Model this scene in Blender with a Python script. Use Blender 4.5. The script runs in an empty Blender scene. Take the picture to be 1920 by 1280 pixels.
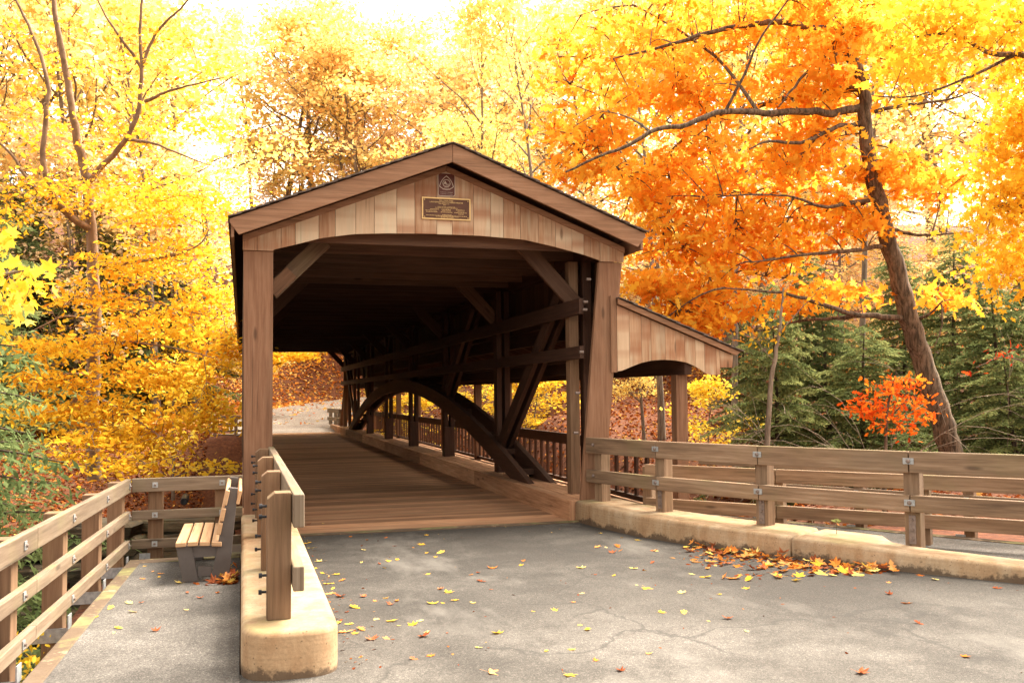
import bpy, math, random
import numpy as np
from mathutils import Vector, Matrix

SC = bpy.context.scene
COL = SC.collection
rad = math.radians

# ------------------------------------------------------------------ camera
CAM_H = 1.6
F_PX, YAW, PITCH, ROLL = 1758.4, 0.28079, 0.05558, -0.009127     # focal length in pixels of a 1920 wide frame
_f = np.array([math.sin(YAW)*math.cos(PITCH), math.cos(YAW)*math.cos(PITCH), math.sin(PITCH)])
_r = np.array([math.cos(YAW), -math.sin(YAW), 0.0])
_u = np.cross(_r, _f)
_c, _s = math.cos(ROLL), math.sin(ROLL)
_r, _u = _c*_r + _s*_u, -_s*_r + _c*_u
cam = bpy.data.cameras.new('camera')
cam_o = bpy.data.objects.new('camera', cam)
COL.objects.link(cam_o)
cam.sensor_width = 36.0
cam.lens = F_PX/1920*36
cam.clip_start = 0.05
cam.clip_end = 2000
cam_o.matrix_world = Matrix(((_r[0], _u[0], -_f[0], 0), (_r[1], _u[1], -_f[1], 0), (_r[2], _u[2], -_f[2], CAM_H), (0, 0, 0, 1)))
SC.camera = cam_o

def P(px, py, D):
    """world point at forward distance D metres along a direction seen from the path"""
    d = _f + _r*(px-960)/F_PX - _u*(py-640)/F_PX
    return np.array([0, 0, CAM_H]) + d*D

# ------------------------------------------------------------------ light
SUN_EL, SUN_AZ = 54.0, 66.0           # azimuth measured clockwise from +Y (the bridge's axis): high beyond the right-hand trees
world = bpy.data.worlds.new('World')
SC.world = world
world.use_nodes = True
nt = world.node_tree
sky = nt.nodes.new('ShaderNodeTexSky')
sky.sky_type = 'NISHITA'
sky.sun_disc = False
sky.sun_elevation = rad(SUN_EL)
sky.sun_rotation = rad(SUN_AZ)
sky.air_density = 1.0
sky.dust_density = 4.0
sky.ozone_density = 1.0
hs = nt.nodes.new('ShaderNodeHueSaturation')
hs.inputs['Saturation'].default_value = 0.10        # thin bright overcast: nearly white
nt.links.new(sky.outputs[0], hs.inputs['Color'])
wb = nt.nodes.new('ShaderNodeMix'); wb.data_type = 'RGBA'; wb.blend_type = 'MULTIPLY'
wb.inputs[0].default_value = 1.0
wb.inputs[7].default_value = (1.0, 0.92, 0.79, 1)     # the warm white balance of the day
nt.links.new(hs.outputs[0], wb.inputs[6])
nt.links.new(wb.outputs[2], nt.nodes['Background'].inputs[0])
nt.nodes['Background'].inputs[1].default_value = 0.15
sun = bpy.data.lights.new('sun', 'SUN')
sun.energy = 3.0
sun.angle = rad(34)
sun.color = (1.0, 0.90, 0.74)
sun_o = bpy.data.objects.new('sun', sun)
COL.objects.link(sun_o)
_az, _el = rad(SUN_AZ), rad(SUN_EL)
_sd = Vector((math.sin(_az)*math.cos(_el), math.cos(_az)*math.cos(_el), math.sin(_el)))
sun_o.rotation_euler = _sd.to_track_quat('Z', 'Y').to_euler()
SC.view_settings.view_transform = 'Standard'
SC.view_settings.look = 'None'
SC.view_settings.exposure = 2.3
SC.view_settings.gamma = 1.0
SC.cycles.max_bounces = 7
SC.cycles.diffuse_bounces = 3
SC.cycles.glossy_bounces = 2
SC.cycles.transmission_bounces = 4
SC.cycles.use_denoising = True

# ------------------------------------------------------------------ helpers
def tag(o, label=None, cat=None, group=None, kind=None):
    if label: o['label'] = label
    if cat: o['category'] = cat
    if group: o['group'] = group
    if kind: o['kind'] = kind
    return o

def thing(name, label, cat, loc=(0, 0, 0), group=None):
    o = bpy.data.objects.new(name, None)
    COL.objects.link(o)
    o.location = loc
    o.empty_display_size = 0.2
    return tag(o, label, cat, group)

def unit(v):
    v = np.asarray(v, float)
    return v/np.linalg.norm(v)

class MB:
    """collects boxes, beams, prisms and tubes in world coordinates; build() links them as one mesh object"""
    def __init__(self, seed=0):
        self.v = []; self.f = []; self.uv = []; self.t = []
        self.rng = random.Random(seed)
    def _add(self, verts, faces, uvs, tint):
        n = len(self.v)
        self.v.extend([tuple(map(float, p)) for p in verts])
        for fc, uu in zip(faces, uvs):
            self.f.append([n+i for i in fc]); self.uv.extend(uu); self.t.append(tint)
    def frame_box(self, c, ax, ay, az, tint=None):
        """c centre; ax (long axis), ay, az half extent vectors"""
        c, ax, ay, az = map(lambda q: np.asarray(q, float), (c, ax, ay, az))
        if tint is None: tint = self.rng.random()
        vs = [c+sx*ax+sy*ay+sz*az for sx in (-1, 1) for sy in (-1, 1) for sz in (-1, 1)]
        L, W, H = 2*np.linalg.norm(ax), 2*np.linalg.norm(ay), 2*np.linalg.norm(az)
        ou, ov = self.rng.random()*37, self.rng.random()*23
        fs = [((0, 1, 3, 2), W, H, 'e'), ((4, 6, 7, 5), H, W, 'e'), ((0, 4, 5, 1), L, H, 'l'), ((2, 3, 7, 6), H, L, 's'), ((0, 2, 6, 4), W, L, 's'), ((1, 5, 7, 3), L, W, 'l')]
        faces = []; uvs = []
        for i, (fc, a, b, k) in enumerate(fs):
            faces.append(fc)
            o = i*1.7
            if k == 'l':      # first edge runs along the length
                uvs.append([(ou, ov+o), (ou+a, ov+o), (ou+a, ov+o+b), (ou, ov+o+b)])
            elif k == 's':
                uvs.append([(ou, ov+o), (ou, ov+o+a), (ou+b, ov+o+a), (ou+b, ov+o)])
            else:
                uvs.append([(ou+.02*0, ov+o), (ou, ov+o+a), (ou+b*.15, ov+o+a), (ou+b*.15, ov+o)])
        # orientation check
        if np.dot(np.cross(ax, ay), az) < 0:
            faces = [fc[::-1] for fc in faces]; uvs = [u[::-1] for u in uvs]
        self._add(vs, faces, uvs, tint)
    def box(self, x0, x1, y0, y1, z0, z1, axis=None, tint=None):
        d = [abs(x1-x0), abs(y1-y0), abs(z1-z0)]
        if axis is None: axis = int(np.argmax(d))
        h = [np.array([d[0]/2, 0, 0]), np.array([0, d[1]/2, 0]), np.array([0, 0, d[2]/2])]
        o = [axis, (axis+1) % 3, (axis+2) % 3]
        self.frame_box(((x0+x1)/2, (y0+y1)/2, (z0+z1)/2), h[o[0]], h[o[1]], h[o[2]], tint)
    def beam(self, p0, p1, w, h, up=(0, 0, 1), tint=None):
        p0 = np.asarray(p0, float); p1 = np.asarray(p1, float)
        d = unit(p1-p0); side = unit(np.cross(d, up)); upv = np.cross(side, d)
        self.frame_box((p0+p1)/2, (p1-p0)/2, side*w/2, upv*h/2, tint)
    def prism(self, poly, a, b, org, n, thick, tint=None, long='b'):
        """poly: 2-D points (counter-clockwise seen from +n); plane axes a, b from org; extruded by thick along n"""
        a = unit(a); b = unit(b); n = unit(n); org = np.asarray(org, float)
        if tint is None: tint = self.rng.random()
        if np.dot(np.cross(a, b), n) < 0: poly = poly[::-1]
        k = len(poly)
        bot = [org+a*p[0]+b*p[1] for p in poly]
        top = [p+n*thick for p in bot]
        ou, ov = self.rng.random()*37, self.rng.random()*23
        q = (lambda p: (ou+p[1], ov+p[0])) if long == 'b' else (lambda p: (ou+p[0], ov+p[1]))
        faces = [list(range(k, 2*k)), list(range(k-1, -1, -1))]
        uvs = [[q(p) for p in poly], [q(p) for p in poly[::-1]]]
        acc = 0.0
        for i in range(k):
            j = (i+1) % k
            e = math.hypot(poly[j][0]-poly[i][0], poly[j][1]-poly[i][1])
            faces.append([i, j, k+j, k+i])
            uvs.append([(ou+acc, ov+3), (ou+acc+e, ov+3), (ou+acc+e, ov+3+thick), (ou+acc, ov+3+thick)])
            acc += e
        self._add(bot+top, faces, uvs, tint)
    def tube(self, pts, radii, n=8, cap=True, tint=None):
        v, f = tube_geo(pts, radii, n, cap)
        if tint is None: tint = self.rng.random()
        self._add(v, f, [[(0.1*i, 0.1*j) for j, i in enumerate(fc)] for fc in f], tint)
    def build(self, name, mat, parent=None, bevel=0.0, smooth=False):
        me = bpy.data.meshes.new(name)
        org = np.array(root_loc(parent))
        me.from_pydata([tuple(np.array(p)-org) for p in self.v], [], self.f)
        uvl = me.uv_layers.new(name='UVMap')
        uvl.data.foreach_set('uv', np.array(self.uv, np.float32).ravel())
        at = me.attributes.new('tint', 'FLOAT', 'FACE')
        at.data.foreach_set('value', np.array(self.t, np.float32))
        if smooth: me.polygons.foreach_set('use_smooth', np.ones(len(self.f), bool))
        me.materials.append(mat)
        me.update()
        o = bpy.data.objects.new(name, me)
        COL.objects.link(o)
        if parent: o.parent = parent
        if bevel:
            m = o.modifiers.new('bevel', 'BEVEL'); m.width = bevel; m.segments = 2; m.limit_method = 'ANGLE'; m.angle_limit = rad(40)
        return o

def root_loc(o):
    p = Vector((0, 0, 0))
    while o is not None:
        p = p + o.location; o = o.parent
    return p

def tube_geo(pts, radii, n=8, cap=True):
    pts = np.asarray(pts, float); radii = np.asarray(radii, float)
    m = len(pts)
    t = np.gradient(pts, axis=0); t /= np.linalg.norm(t, axis=1)[:, None]+1e-12
    ref = np.array([0.31, 0.21, 0.93]) if abs(t[0][2]) < 0.8 else np.array([1.0, 0.1, 0.05])
    a = np.cross(t, ref); a /= np.linalg.norm(a, axis=1)[:, None]+1e-12
    b = np.cross(t, a)
    th = np.arange(n)*2*math.pi/n
    ring = (np.cos(th)[None, :, None]*a[:, None]+np.sin(th)[None, :, None]*b[:, None])*radii[:, None, None]+pts[:, None]
    v = ring.reshape(-1, 3)
    f = []
    for i in range(m-1):
        for j in range(n):
            k = (j+1) % n
            f.append((i*n+j, i*n+k, (i+1)*n+k, (i+1)*n+j))
    if cap:
        f.append(tuple(range(n))[::-1]); f.append(tuple((m-1)*n+j for j in range(n)))
    return v, f

def raw_mesh(name, verts, faces_flat, k, mat, tint=None, smooth=False):
    """mesh of constant k-gons from numpy arrays"""
    me = bpy.data.meshes.new(name)
    nv, nf = len(verts), len(faces_flat)//k
    me.vertices.add(nv); me.vertices.foreach_set('co', np.asarray(verts, np.float32).ravel())
    me.loops.add(nf*k); me.loops.foreach_set('vertex_index', np.asarray(faces_flat, np.int32))
    me.polygons.add(nf)
    me.polygons.foreach_set('loop_start', np.arange(nf, dtype=np.int32)*k)
    if tint is not None:
        at = me.attributes.new('tint', 'FLOAT', 'FACE'); at.data.foreach_set('value', np.asarray(tint, np.float32))
    if smooth: me.polygons.foreach_set('use_smooth', np.ones(nf, bool))
    me.materials.append(mat)
    me.update(calc_edges=True)
    return me

def link(name, me, parent=None):
    o = bpy.data.objects.new(name, me); COL.objects.link(o)
    if parent: o.parent = parent
    return o

# ------------------------------------------------------------------ materials
class N:
    def __init__(self, name):
        self.m = bpy.data.materials.new(name); self.m.use_nodes = True
        self.t = self.m.node_tree; self.b = self.t.nodes['Principled BSDF']
        self.b.inputs['Roughness'].default_value = 0.8
        self.b.inputs['Specular IOR Level'].default_value = 0.3
    def n(self, typ, **kw):
        x = self.t.nodes.new('ShaderNode'+typ)
        for k, v in kw.items():
            if hasattr(x, k): setattr(x, k, v)
            else: x.inputs[k.replace('_', ' ')].default_value = v
        return x
    def l(self, a, b): self.t.links.new(a, b)
    def noise(self, vec, scale, detail=4, rough=0.6):
        x = self.n('TexNoise'); x.inputs['Scale'].default_value = scale; x.inputs['Detail'].default_value = detail; x.inputs['Roughness'].default_value = rough
        if vec is not None: self.l(vec, x.inputs['Vector'])
        return x.outputs['Fac']
    def ramp(self, fac, stops):
        x = self.n('ValToRGB'); e = x.color_ramp.elements
        while len(e) < len(stops): e.new(0.5)
        for el, (p, c) in zip(e, stops):
            el.position = p; el.color = (*c, 1) if not isinstance(c, (int, float)) else (c, c, c, 1)
        self.l(fac, x.inputs['Fac'])
        return x.outputs['Color']
    def mix(self, fac, a, b, typ='MIX'):
        x = self.n('Mix', data_type='RGBA', blend_type=typ)
        for s, v in ((x.inputs['Factor'], fac), (x.inputs['A'], a), (x.inputs['B'], b)):
            pass
        fi, ai, bi = x.inputs[0], x.inputs[6], x.inputs[7]
        for s, v in ((fi, fac), (ai, a), (bi, b)):
            if isinstance(v, bpy.types.NodeSocket): self.l(v, s)
            elif isinstance(v, (int, float)): s.default_value = v if s is fi else (v, v, v, 1)
            else: s.default_value = (*v, 1)
        return x.outputs[2]
    def math(self, op, a, b=None):
        x = self.n('Math', operation=op)
        for i, v in enumerate((a, b)):
            if v is None: continue
            if isinstance(v, bpy.types.NodeSocket): self.l(v, x.inputs[i])
            else: x.inputs[i].default_value = v
        return x.outputs[0]
    def mapping(self, vec, sc):
        x = self.n('Mapping'); x.inputs['Scale'].default_value = sc; self.l(vec, x.inputs['Vector']); return x.outputs[0]
    def attr(self, name):
        x = self.n('Attribute'); x.attribute_name = name; return x.outputs['Fac']
    def bump(self, h, strength=0.3, dist=0.01):
        x = self.n('Bump'); x.inputs['Strength'].default_value = strength; x.inputs['Distance'].default_value = dist
        self.l(h, x.inputs['Height']); self.l(x.outputs[0], self.b.inputs['Normal'])
    def col(self, c): self.l(c, self.b.inputs['Base Color'])

def wood(name, dark, mid, light, rough=0.75, var=0.35, green=0.0, bands=False, pale=None):
    q = N(name)
    uv = q.n('UVMap').outputs[0]
    g = q.noise(q.mapping(uv, (1.6, 26, 1)), 1.0, 6, 0.65)
    g2 = q.noise(q.mapping(uv, (0.5, 3.0, 1)), 1.0, 3, 0.5)
    g3 = q.noise(q.mapping(uv, (5, 130, 1)), 1.0, 2, 0.5)
    s = q.math('ADD', q.math('MULTIPLY', g, 0.6), q.math('MULTIPLY', g2, 0.4))
    c = q.ramp(s, [(0.34, dark), (0.5, mid), (0.67, light)])
    t = q.attr('tint')
    if pale is not None:       # some boards have lost their stain
        c = q.mix(q.ramp(t, [(0.54, 0.0), (0.72, 0.85)]), c, q.mix(g, pale, light))
        ws = q.noise(q.mapping(uv, (0.9, 9.0, 1)), 1.0, 3, 0.6)
        c = q.mix(q.ramp(ws, [(0.52, 0.0), (0.66, 0.55)]), c, pale)
    if bands:                  # stain marks left across the boards
        w = q.n('SeparateXYZ'); q.l(q.n('NewGeometry').outputs['Position'], w.inputs[0])
        zz = q.math('ADD', w.outputs[2], q.math('MULTIPLY', t, 0.5))
        b = q.noise(None, 1, 1); 
        cmb = q.n('CombineXYZ'); q.l(q.math('MULTIPLY', t, 40.0), cmb.inputs[0]); q.l(q.math('MULTIPLY', zz, 3.2), cmb.inputs[1])
        bn = q.noise(cmb.outputs[0], 1.0, 2, 0.4)
        c = q.mix(q.math('MULTIPLY', q.ramp(bn, [(0.47, 0.0), (0.62, 1.0)]), 0.62), c, (dark[0]*0.95, dark[1]*0.72, dark[2]*0.6))
    k = q.n('TexVoronoi'); k.inputs['Scale'].default_value = 1.0
    q.l(q.mapping(uv, (1.1, 4.2, 1)), k.inputs['Vector'])
    kn = q.ramp(k.outputs['Distance'], [(0.05, 1.0), (0.11, 0.0)])
    c = q.mix(q.math('MULTIPLY', kn, 0.65), c, tuple(x*0.35 for x in dark))
    ck = q.noise(q.mapping(uv, (0.8, 55, 1)), 1.0, 2, 0.5)      # drying checks along the grain
    c = q.mix(q.ramp(ck, [(0.66, 0.0), (0.73, 0.6)]), c, tuple(x*0.3 for x in dark))
    gw = q.noise(q.mapping(uv, (0.7, 2.2, 1)), 1.3, 4, 0.6)       # greyed patches
    c = q.mix(q.ramp(gw, [(0.52, 0.0), (0.70, 0.35)]), c, (mid[0]*0.78, mid[1]*0.95, mid[2]*1.05))
    v = q.math('ADD', 1.0-var/2, q.math('MULTIPLY', t, var))
    vv = q.n('CombineColor')
    for i in range(3): q.l(v, vv.inputs[i])
    c = q.mix(1.0, c, vv.outputs[0], 'MULTIPLY')
    if green:
        go = q.noise(q.n('NewGeometry').outputs['Position'], 2.3, 4, 0.6)
        nz = q.n('SeparateXYZ'); q.l(q.n('NewGeometry').outputs['Normal'], nz.inputs[0])
        up = q.ramp(nz.outputs[2], [(0.2, 0.25), (0.9, 1.0)])
        c = q.mix(q.math('MULTIPLY', q.math('MULTIPLY', q.ramp(go, [(0.5, 0.0), (0.68, 1.0)]), up), green), c, (0.20, 0.19, 0.06))
    q.col(c)
    q.b.inputs['Roughness'].default_value = rough
    q.bump(q.math('ADD', g, q.math('MULTIPLY', g3, 0.5)), 0.35, 0.004)
    return q.m

M = {}
M['post'] = wood('stained_post_wood', (0.135, 0.062, 0.032), (0.225, 0.110, 0.060), (0.31, 0.170, 0.100), var=0.14)
M['siding'] = wood('cedar_siding', (0.30, 0.140, 0.070), (0.47, 0.28, 0.165), (0.60, 0.42, 0.28), var=0.3, bands=True, pale=(0.55, 0.475, 0.34))
M['trim'] = wood('stained_trim_wood', (0.17, 0.084, 0.045), (0.28, 0.145, 0.080), (0.38, 0.215, 0.132), var=0.2)
M['frame'] = wood('timber_frame_wood', (0.034, 0.014, 0.008), (0.058, 0.025, 0.014), (0.09, 0.042, 0.025), var=0.4)  # timber colour lowered so the bridge interior reads dim
M['deck'] = wood('deck_planks', (0.24, 0.112, 0.058), (0.43, 0.225, 0.122), (0.60, 0.36, 0.215), var=0.75)
M['rail'] = wood('weathered_rail_wood', (0.10, 0.060, 0.036), (0.22, 0.137, 0.083), (0.35, 0.24, 0.160), var=0.4, green=0.5)
M['palerail'] = wood('greyed_rail_wood', (0.10, 0.066, 0.042), (0.185, 0.132, 0.090), (0.275, 0.215, 0.158), var=0.3, green=0.55)
M['wallboard'] = wood('shaded_wall_boards', (0.045, 0.022, 0.011), (0.075, 0.038, 0.020), (0.115, 0.062, 0.034), var=0.5)  # siding darkened for the dim interior, its shade set in the colour
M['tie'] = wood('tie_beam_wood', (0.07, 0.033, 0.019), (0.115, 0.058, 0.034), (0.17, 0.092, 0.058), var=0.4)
M['brownpost'] = wood('brown_post_wood', (0.095, 0.050, 0.027), (0.175, 0.098, 0.054), (0.26, 0.155, 0.092), var=0.3, green=0.3)
M['slat'] = wood('bench_slat_wood', (0.40, 0.22, 0.11), (0.52, 0.31, 0.17), (0.62, 0.41, 0.25), rough=0.55, var=0.15)

def plain(name, c, rough=0.6, metal=0.0, nscale=30, var=0.25):
    q = N(name)
    g = q.noise(q.n('TexCoord').outputs['Object'], nscale, 4)
    q.col(q.ramp(g, [(0.3, tuple(x*(1-var) for x in c)), (0.7, tuple(min(1, x*(1+var)) for x in c))]))
    q.b.inputs['Roughness'].default_value = rough; q.b.inputs['Metallic'].default_value = metal
    return q.m
M['plate'] = plain('galvanised_steel', (0.36, 0.37, 0.38), 0.5, 0.5)
M['bolt'] = plain('rusty_bolt_steel', (0.22, 0.17, 0.15), 0.55, 0.5)
M['darkbolt'] = plain('dark_bolt_steel', (0.035, 0.035, 0.04), 0.45, 0.6)
M['benchframe'] = plain('grey_painted_metal', (0.105, 0.088, 0.083), 0.5, 0.0, 8, 0.12)
M['shingle'] = plain('asphalt_shingle', (0.13, 0.10, 0.085), 0.9, 0, 18, 0.4)
M['sign_brown'] = plain('brown_sign_paint', (0.12, 0.035, 0.025), 0.45, 0, 10, 0.1)
M['sign_cream'] = plain('cream_sign_paint', (0.62, 0.52, 0.42), 0.5, 0, 10, 0.08)
M['plaque_brown'] = plain('brown_bronze', (0.10, 0.042, 0.024), 0.45, 0.3, 10, 0.15)
M['plaque_gold'] = plain('polished_bronze', (0.62, 0.40, 0.17), 0.4, 0.5, 10, 0.1)
M['stem'] = plain('pale_dry_stem', (0.34, 0.27, 0.20), 0.8)

def asphalt(name, dark, mid, light, cracks=True):
    q = N(name)
    p = q.n('NewGeometry').outputs['Position']
    fine = q.noise(p, 170, 2, 0.7)
    vo = q.n('TexVoronoi'); vo.inputs['Scale'].default_value = 95; q.l(p, vo.inputs['Vector'])
    bw = q.n('RGBToBW'); q.l(vo.outputs['Color'], bw.inputs[0])
    big = q.noise(p, 0.55, 5, 0.55)
    med = q.noise(p, 2.6, 6, 0.7)
    s = q.math('ADD', q.math('MULTIPLY', big, 0.6), q.math('MULTIPLY', med, 0.4))
    if cracks:      # bridge and tree shade put into the colour, darker towards the deck
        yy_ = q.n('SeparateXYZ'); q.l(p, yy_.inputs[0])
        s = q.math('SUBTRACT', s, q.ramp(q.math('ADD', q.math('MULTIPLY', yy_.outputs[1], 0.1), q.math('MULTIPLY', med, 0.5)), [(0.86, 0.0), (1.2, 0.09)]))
    c = q.ramp(s, [(0.38, dark), (0.5, mid), (0.60, light)])
    sp = q.ramp(fine, [(0.36, 0.5), (0.52, 1.0), (0.66, 1.75)])
    c = q.mix(1.0, c, sp, 'MULTIPLY')
    c = q.mix(1.0, c, q.ramp(bw.outputs[0], [(0.2, 0.72), (0.5, 0.97), (0.72, 1.08), (0.88, 1.55)]), 'MULTIPLY')
    if cracks:
        d = q.n('TexVoronoi', feature='DISTANCE_TO_EDGE'); d.inputs['Scale'].default_value = 0.62
        w = q.n('TexNoise'); w.inputs['Scale'].default_value = 1.3; w.inputs['Detail'].default_value = 5
        q.l(p, w.inputs['Vector'])
        mv = q.n('VectorMath', operation='ADD'); q.l(p, mv.inputs[0]); q.l(w.outputs['Color'], mv.inputs[1])
        q.l(mv.outputs[0], d.inputs['Vector'])
        gate = q.ramp(q.noise(p, 0.8, 2), [(0.42, 0.0), (0.52, 1.0)])
        line = q.math('MULTIPLY', q.ramp(d.outputs['Distance'], [(0.004, 1.0), (0.014, 0.0)]), gate)
        c = q.mix(q.math('MULTIPLY', line, 0.6), c, (0.03, 0.027, 0.025))
        st = q.noise(q.mapping(p, (0.9, 0.35, 1)), 1.0, 5, 0.65)      # pale dusty sweeps and damp stains
        c = q.mix(q.ramp(st, [(0.54, 0.0), (0.66, 0.5)]), c, (0.17, 0.156, 0.142))
        c = q.mix(q.ramp(st, [(0.32, 0.5), (0.42, 0.0)]), c, (0.045, 0.038, 0.033))
    q.col(c)
    q.b.inputs['Roughness'].default_value = 0.85
    q.bump(fine, 0.45, 0.006)
    return q.m
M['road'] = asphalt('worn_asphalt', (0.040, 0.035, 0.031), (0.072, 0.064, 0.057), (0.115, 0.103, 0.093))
M['path'] = asphalt('walkway_asphalt', (0.055, 0.049, 0.045), (0.092, 0.083, 0.076), (0.14, 0.127, 0.117), cracks=False)
M['farroad'] = asphalt('far_asphalt', (0.15, 0.12, 0.10), (0.21, 0.175, 0.15), (0.27, 0.235, 0.20), cracks=False)

def concrete(name, dark, mid, light, moss=0.4):
    q = N(name)
    p = q.n('NewGeometry').outputs['Position']
    a = q.noise(p, 1.6, 6, 0.65); b = q.noise(p, 60, 3, 0.6); st = q.noise(q.mapping(p, (7, 7, 1.2)), 1.0, 4, 0.6)
    s = q.math('ADD', q.math('MULTIPLY', a, 0.55), q.math('MULTIPLY', st, 0.45))
    c = q.ramp(s, [(0.34, dark), (0.5, mid), (0.66, light)])
    c = q.mix(0.35, c, q.ramp(b, [(0.3, 0.45), (0.7, 1.0)]), 'MULTIPLY')
    fl = q.noise(q.mapping(p, (2.5, 2.5, 60)), 1.0, 3, 0.6)      # faint lines left by the form boards
    c = q.mix(0.3, c, q.ramp(fl, [(0.35, 0.6), (0.6, 1.0)]), 'MULTIPLY')
    pit = q.n('TexVoronoi'); pit.inputs['Scale'].default_value = 26; q.l(p, pit.inputs['Vector'])
    c = q.mix(q.ramp(pit.outputs['Distance'], [(0.09, 0.7), (0.15, 0.0)]), c, (0.10, 0.06, 0.035))
    z = q.n('SeparateXYZ'); q.l(p, z.inputs[0])
    nz = q.n('SeparateXYZ'); q.l(q.n('NewGeometry').outputs['Normal'], nz.inputs[0])
    # a damp dirt line of uneven height along the foot
    foot = q.math('SUBTRACT', q.math('ADD', q.math('MULTIPLY', q.noise(p, 4.0, 5, 0.7), 0.34), -0.105), z.outputs[2])
    c = q.mix(q.math('MULTIPLY', q.ramp(foot, [(0.0, 0.0), (0.03, 1.0)]), 0.8), c, (0.055, 0.035, 0.024))
    up = q.ramp(nz.outputs[2], [(0.5, 0.0), (0.95, 1.0)])
    mo = q.math('MULTIPLY', q.ramp(q.noise(p, 2.1, 5, 0.7), [(0.47, 0.0), (0.66, 1.0)]), up)
    c = q.mix(q.math('MULTIPLY', mo, moss), c, (0.25, 0.25, 0.09))
    q.col(c); q.b.inputs['Roughness'].default_value = 0.9
    q.bump(q.math('ADD', a, q.math('MULTIPLY', b, 0.4)), 0.35, 0.01)
    return q.m
M['kerb'] = concrete('tan_concrete', (0.28, 0.155, 0.078), (0.40, 0.265, 0.155), (0.52, 0.40, 0.275))
M['slab'] = concrete('slab_edge_concrete', (0.26, 0.17, 0.10), (0.36, 0.25, 0.16), (0.45, 0.34, 0.24), 0.7)
M['abut'] = concrete('dark_concrete', (0.10, 0.075, 0.055), (0.16, 0.12, 0.09), (0.22, 0.17, 0.13))

def bark(name, dark, light, sc=(9, 9, 1.6)):
    q = N(name)
    o = q.n('TexCoord').outputs['Object']
    g = q.noise(q.mapping(o, sc), 1.5, 6, 0.7); h = q.noise(o, 1.1, 3)
    q.col(q.mix(q.math('MULTIPLY', h, 0.3), q.ramp(g, [(0.40, dark), (0.60, light)]), (light[0]*0.7, light[1]*0.75, light[2]*0.6)))
    q.b.inputs['Roughness'].default_value = 0.95
    q.bump(g, 0.8, 0.03)
    return q.m
M['oakbark'] = bark('oak_bark', (0.035, 0.022, 0.015), (0.20, 0.135, 0.09), (16, 16, 2.2))
M['greybark'] = bark('beech_bark', (0.13, 0.075, 0.045), (0.26, 0.165, 0.105), (3, 3, 2))
M['farbark'] = bark('woodland_bark', (0.10, 0.068, 0.052), (0.24, 0.18, 0.14))
M['hembark'] = bark('hemlock_bark', (0.04, 0.028, 0.02), (0.10, 0.07, 0.05))
M['twig'] = bark('pale_twig_bark', (0.15, 0.105, 0.075), (0.30, 0.23, 0.175))

def leafmat(name, stops, trans=0.5, var=0.0):
    m = bpy.data.materials.new(name); m.use_nodes = True
    t = m.node_tree
    for x in list(t.nodes):
        if x.type != 'OUTPUT_MATERIAL': t.nodes.remove(x)
    out = [x for x in t.nodes if x.type == 'OUTPUT_MATERIAL'][0]
    a = t.nodes.new('ShaderNodeAttribute'); a.attribute_name = 'tint'
    r = t.nodes.new('ShaderNodeValToRGB'); e = r.color_ramp.elements
    while len(e) < len(stops): e.new(0.5)
    for el, (p, c) in zip(e, stops): el.position = p; el.color = (*c, 1)
    fac = a.outputs['Fac']
    if var:
        oi = t.nodes.new('ShaderNodeObjectInfo')
        mm = t.nodes.new('ShaderNodeMath'); mm.operation = 'MULTIPLY_ADD'
        t.links.new(oi.outputs['Random'], mm.inputs[0]); mm.inputs[1].default_value = var; mm.inputs[2].default_value = -var/2
        ad = t.nodes.new('ShaderNodeMath'); ad.operation = 'ADD'
        t.links.new(mm.outputs[0], ad.inputs[0]); t.links.new(fac, ad.inputs[1]); fac = ad.outputs[0]
    t.links.new(fac, r.inputs['Fac'])
    d = t.nodes.new('ShaderNodeBsdfDiffuse'); tr = t.nodes.new('ShaderNodeBsdfTranslucent'); mx = t.nodes.new('ShaderNodeMixShader')
    t.links.new(r.outputs[0], d.inputs[0]); t.links.new(r.outputs[0], tr.inputs[0])
    mx.inputs[0].default_value = trans
    t.links.new(d.outputs[0], mx.inputs[1]); t.links.new(tr.outputs[0], mx.inputs[2])
    t.links.new(mx.outputs[0], out.inputs[0])
    return m
M['oakleaf'] = leafmat('oak_leaves', [(0.0, (0.74, 0.17, 0.016)), (0.25, (0.85, 0.31, 0.028)), (0.6, (0.88, 0.46, 0.04)), (1.0, (0.88, 0.63, 0.10))], 0.6)
M['beechleaf'] = leafmat('beech_leaves', [(0.0, (0.60, 0.20, 0.025)), (0.3, (0.80, 0.42, 0.03)), (0.7, (0.85, 0.58, 0.045)), (1.0, (0.83, 0.64, 0.09))], 0.55)
M['mapleleaf'] = leafmat('yellow_maple_leaves', [(0.0, (0.66, 0.34, 0.025)), (0.4, (0.82, 0.56, 0.04)), (1.0, (0.85, 0.70, 0.14))], var=0.3)
M['hazed_farleaf'] = leafmat('hazed_far_leaves', [(0.0, (0.76, 0.40, 0.14)), (0.3, (0.83, 0.55, 0.20)), (0.6, (0.86, 0.66, 0.26)), (1.0, (0.88, 0.78, 0.38))], 0.6, var=0.3)  # pale haze of the far trees mixed into the leaf colour
M['goldleaf'] = leafmat('gold_maple_leaves', [(0.0, (0.72, 0.30, 0.02)), (0.4, (0.83, 0.48, 0.03)), (1.0, (0.86, 0.62, 0.07))])
M['hazed_mapleleaf'] = leafmat('hazed_maple_leaves', [(0.0, (0.70, 0.42, 0.10)), (0.4, (0.83, 0.61, 0.17)), (1.0, (0.87, 0.77, 0.32))], var=0.3)  # maple leaf colours paled for distance, haze painted in
M['paleleaf'] = leafmat('pale_brown_leaves', [(0.0, (0.82, 0.52, 0.29)), (0.5, (0.87, 0.65, 0.37)), (1.0, (0.89, 0.77, 0.46))], 0.62, var=0.3)
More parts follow.
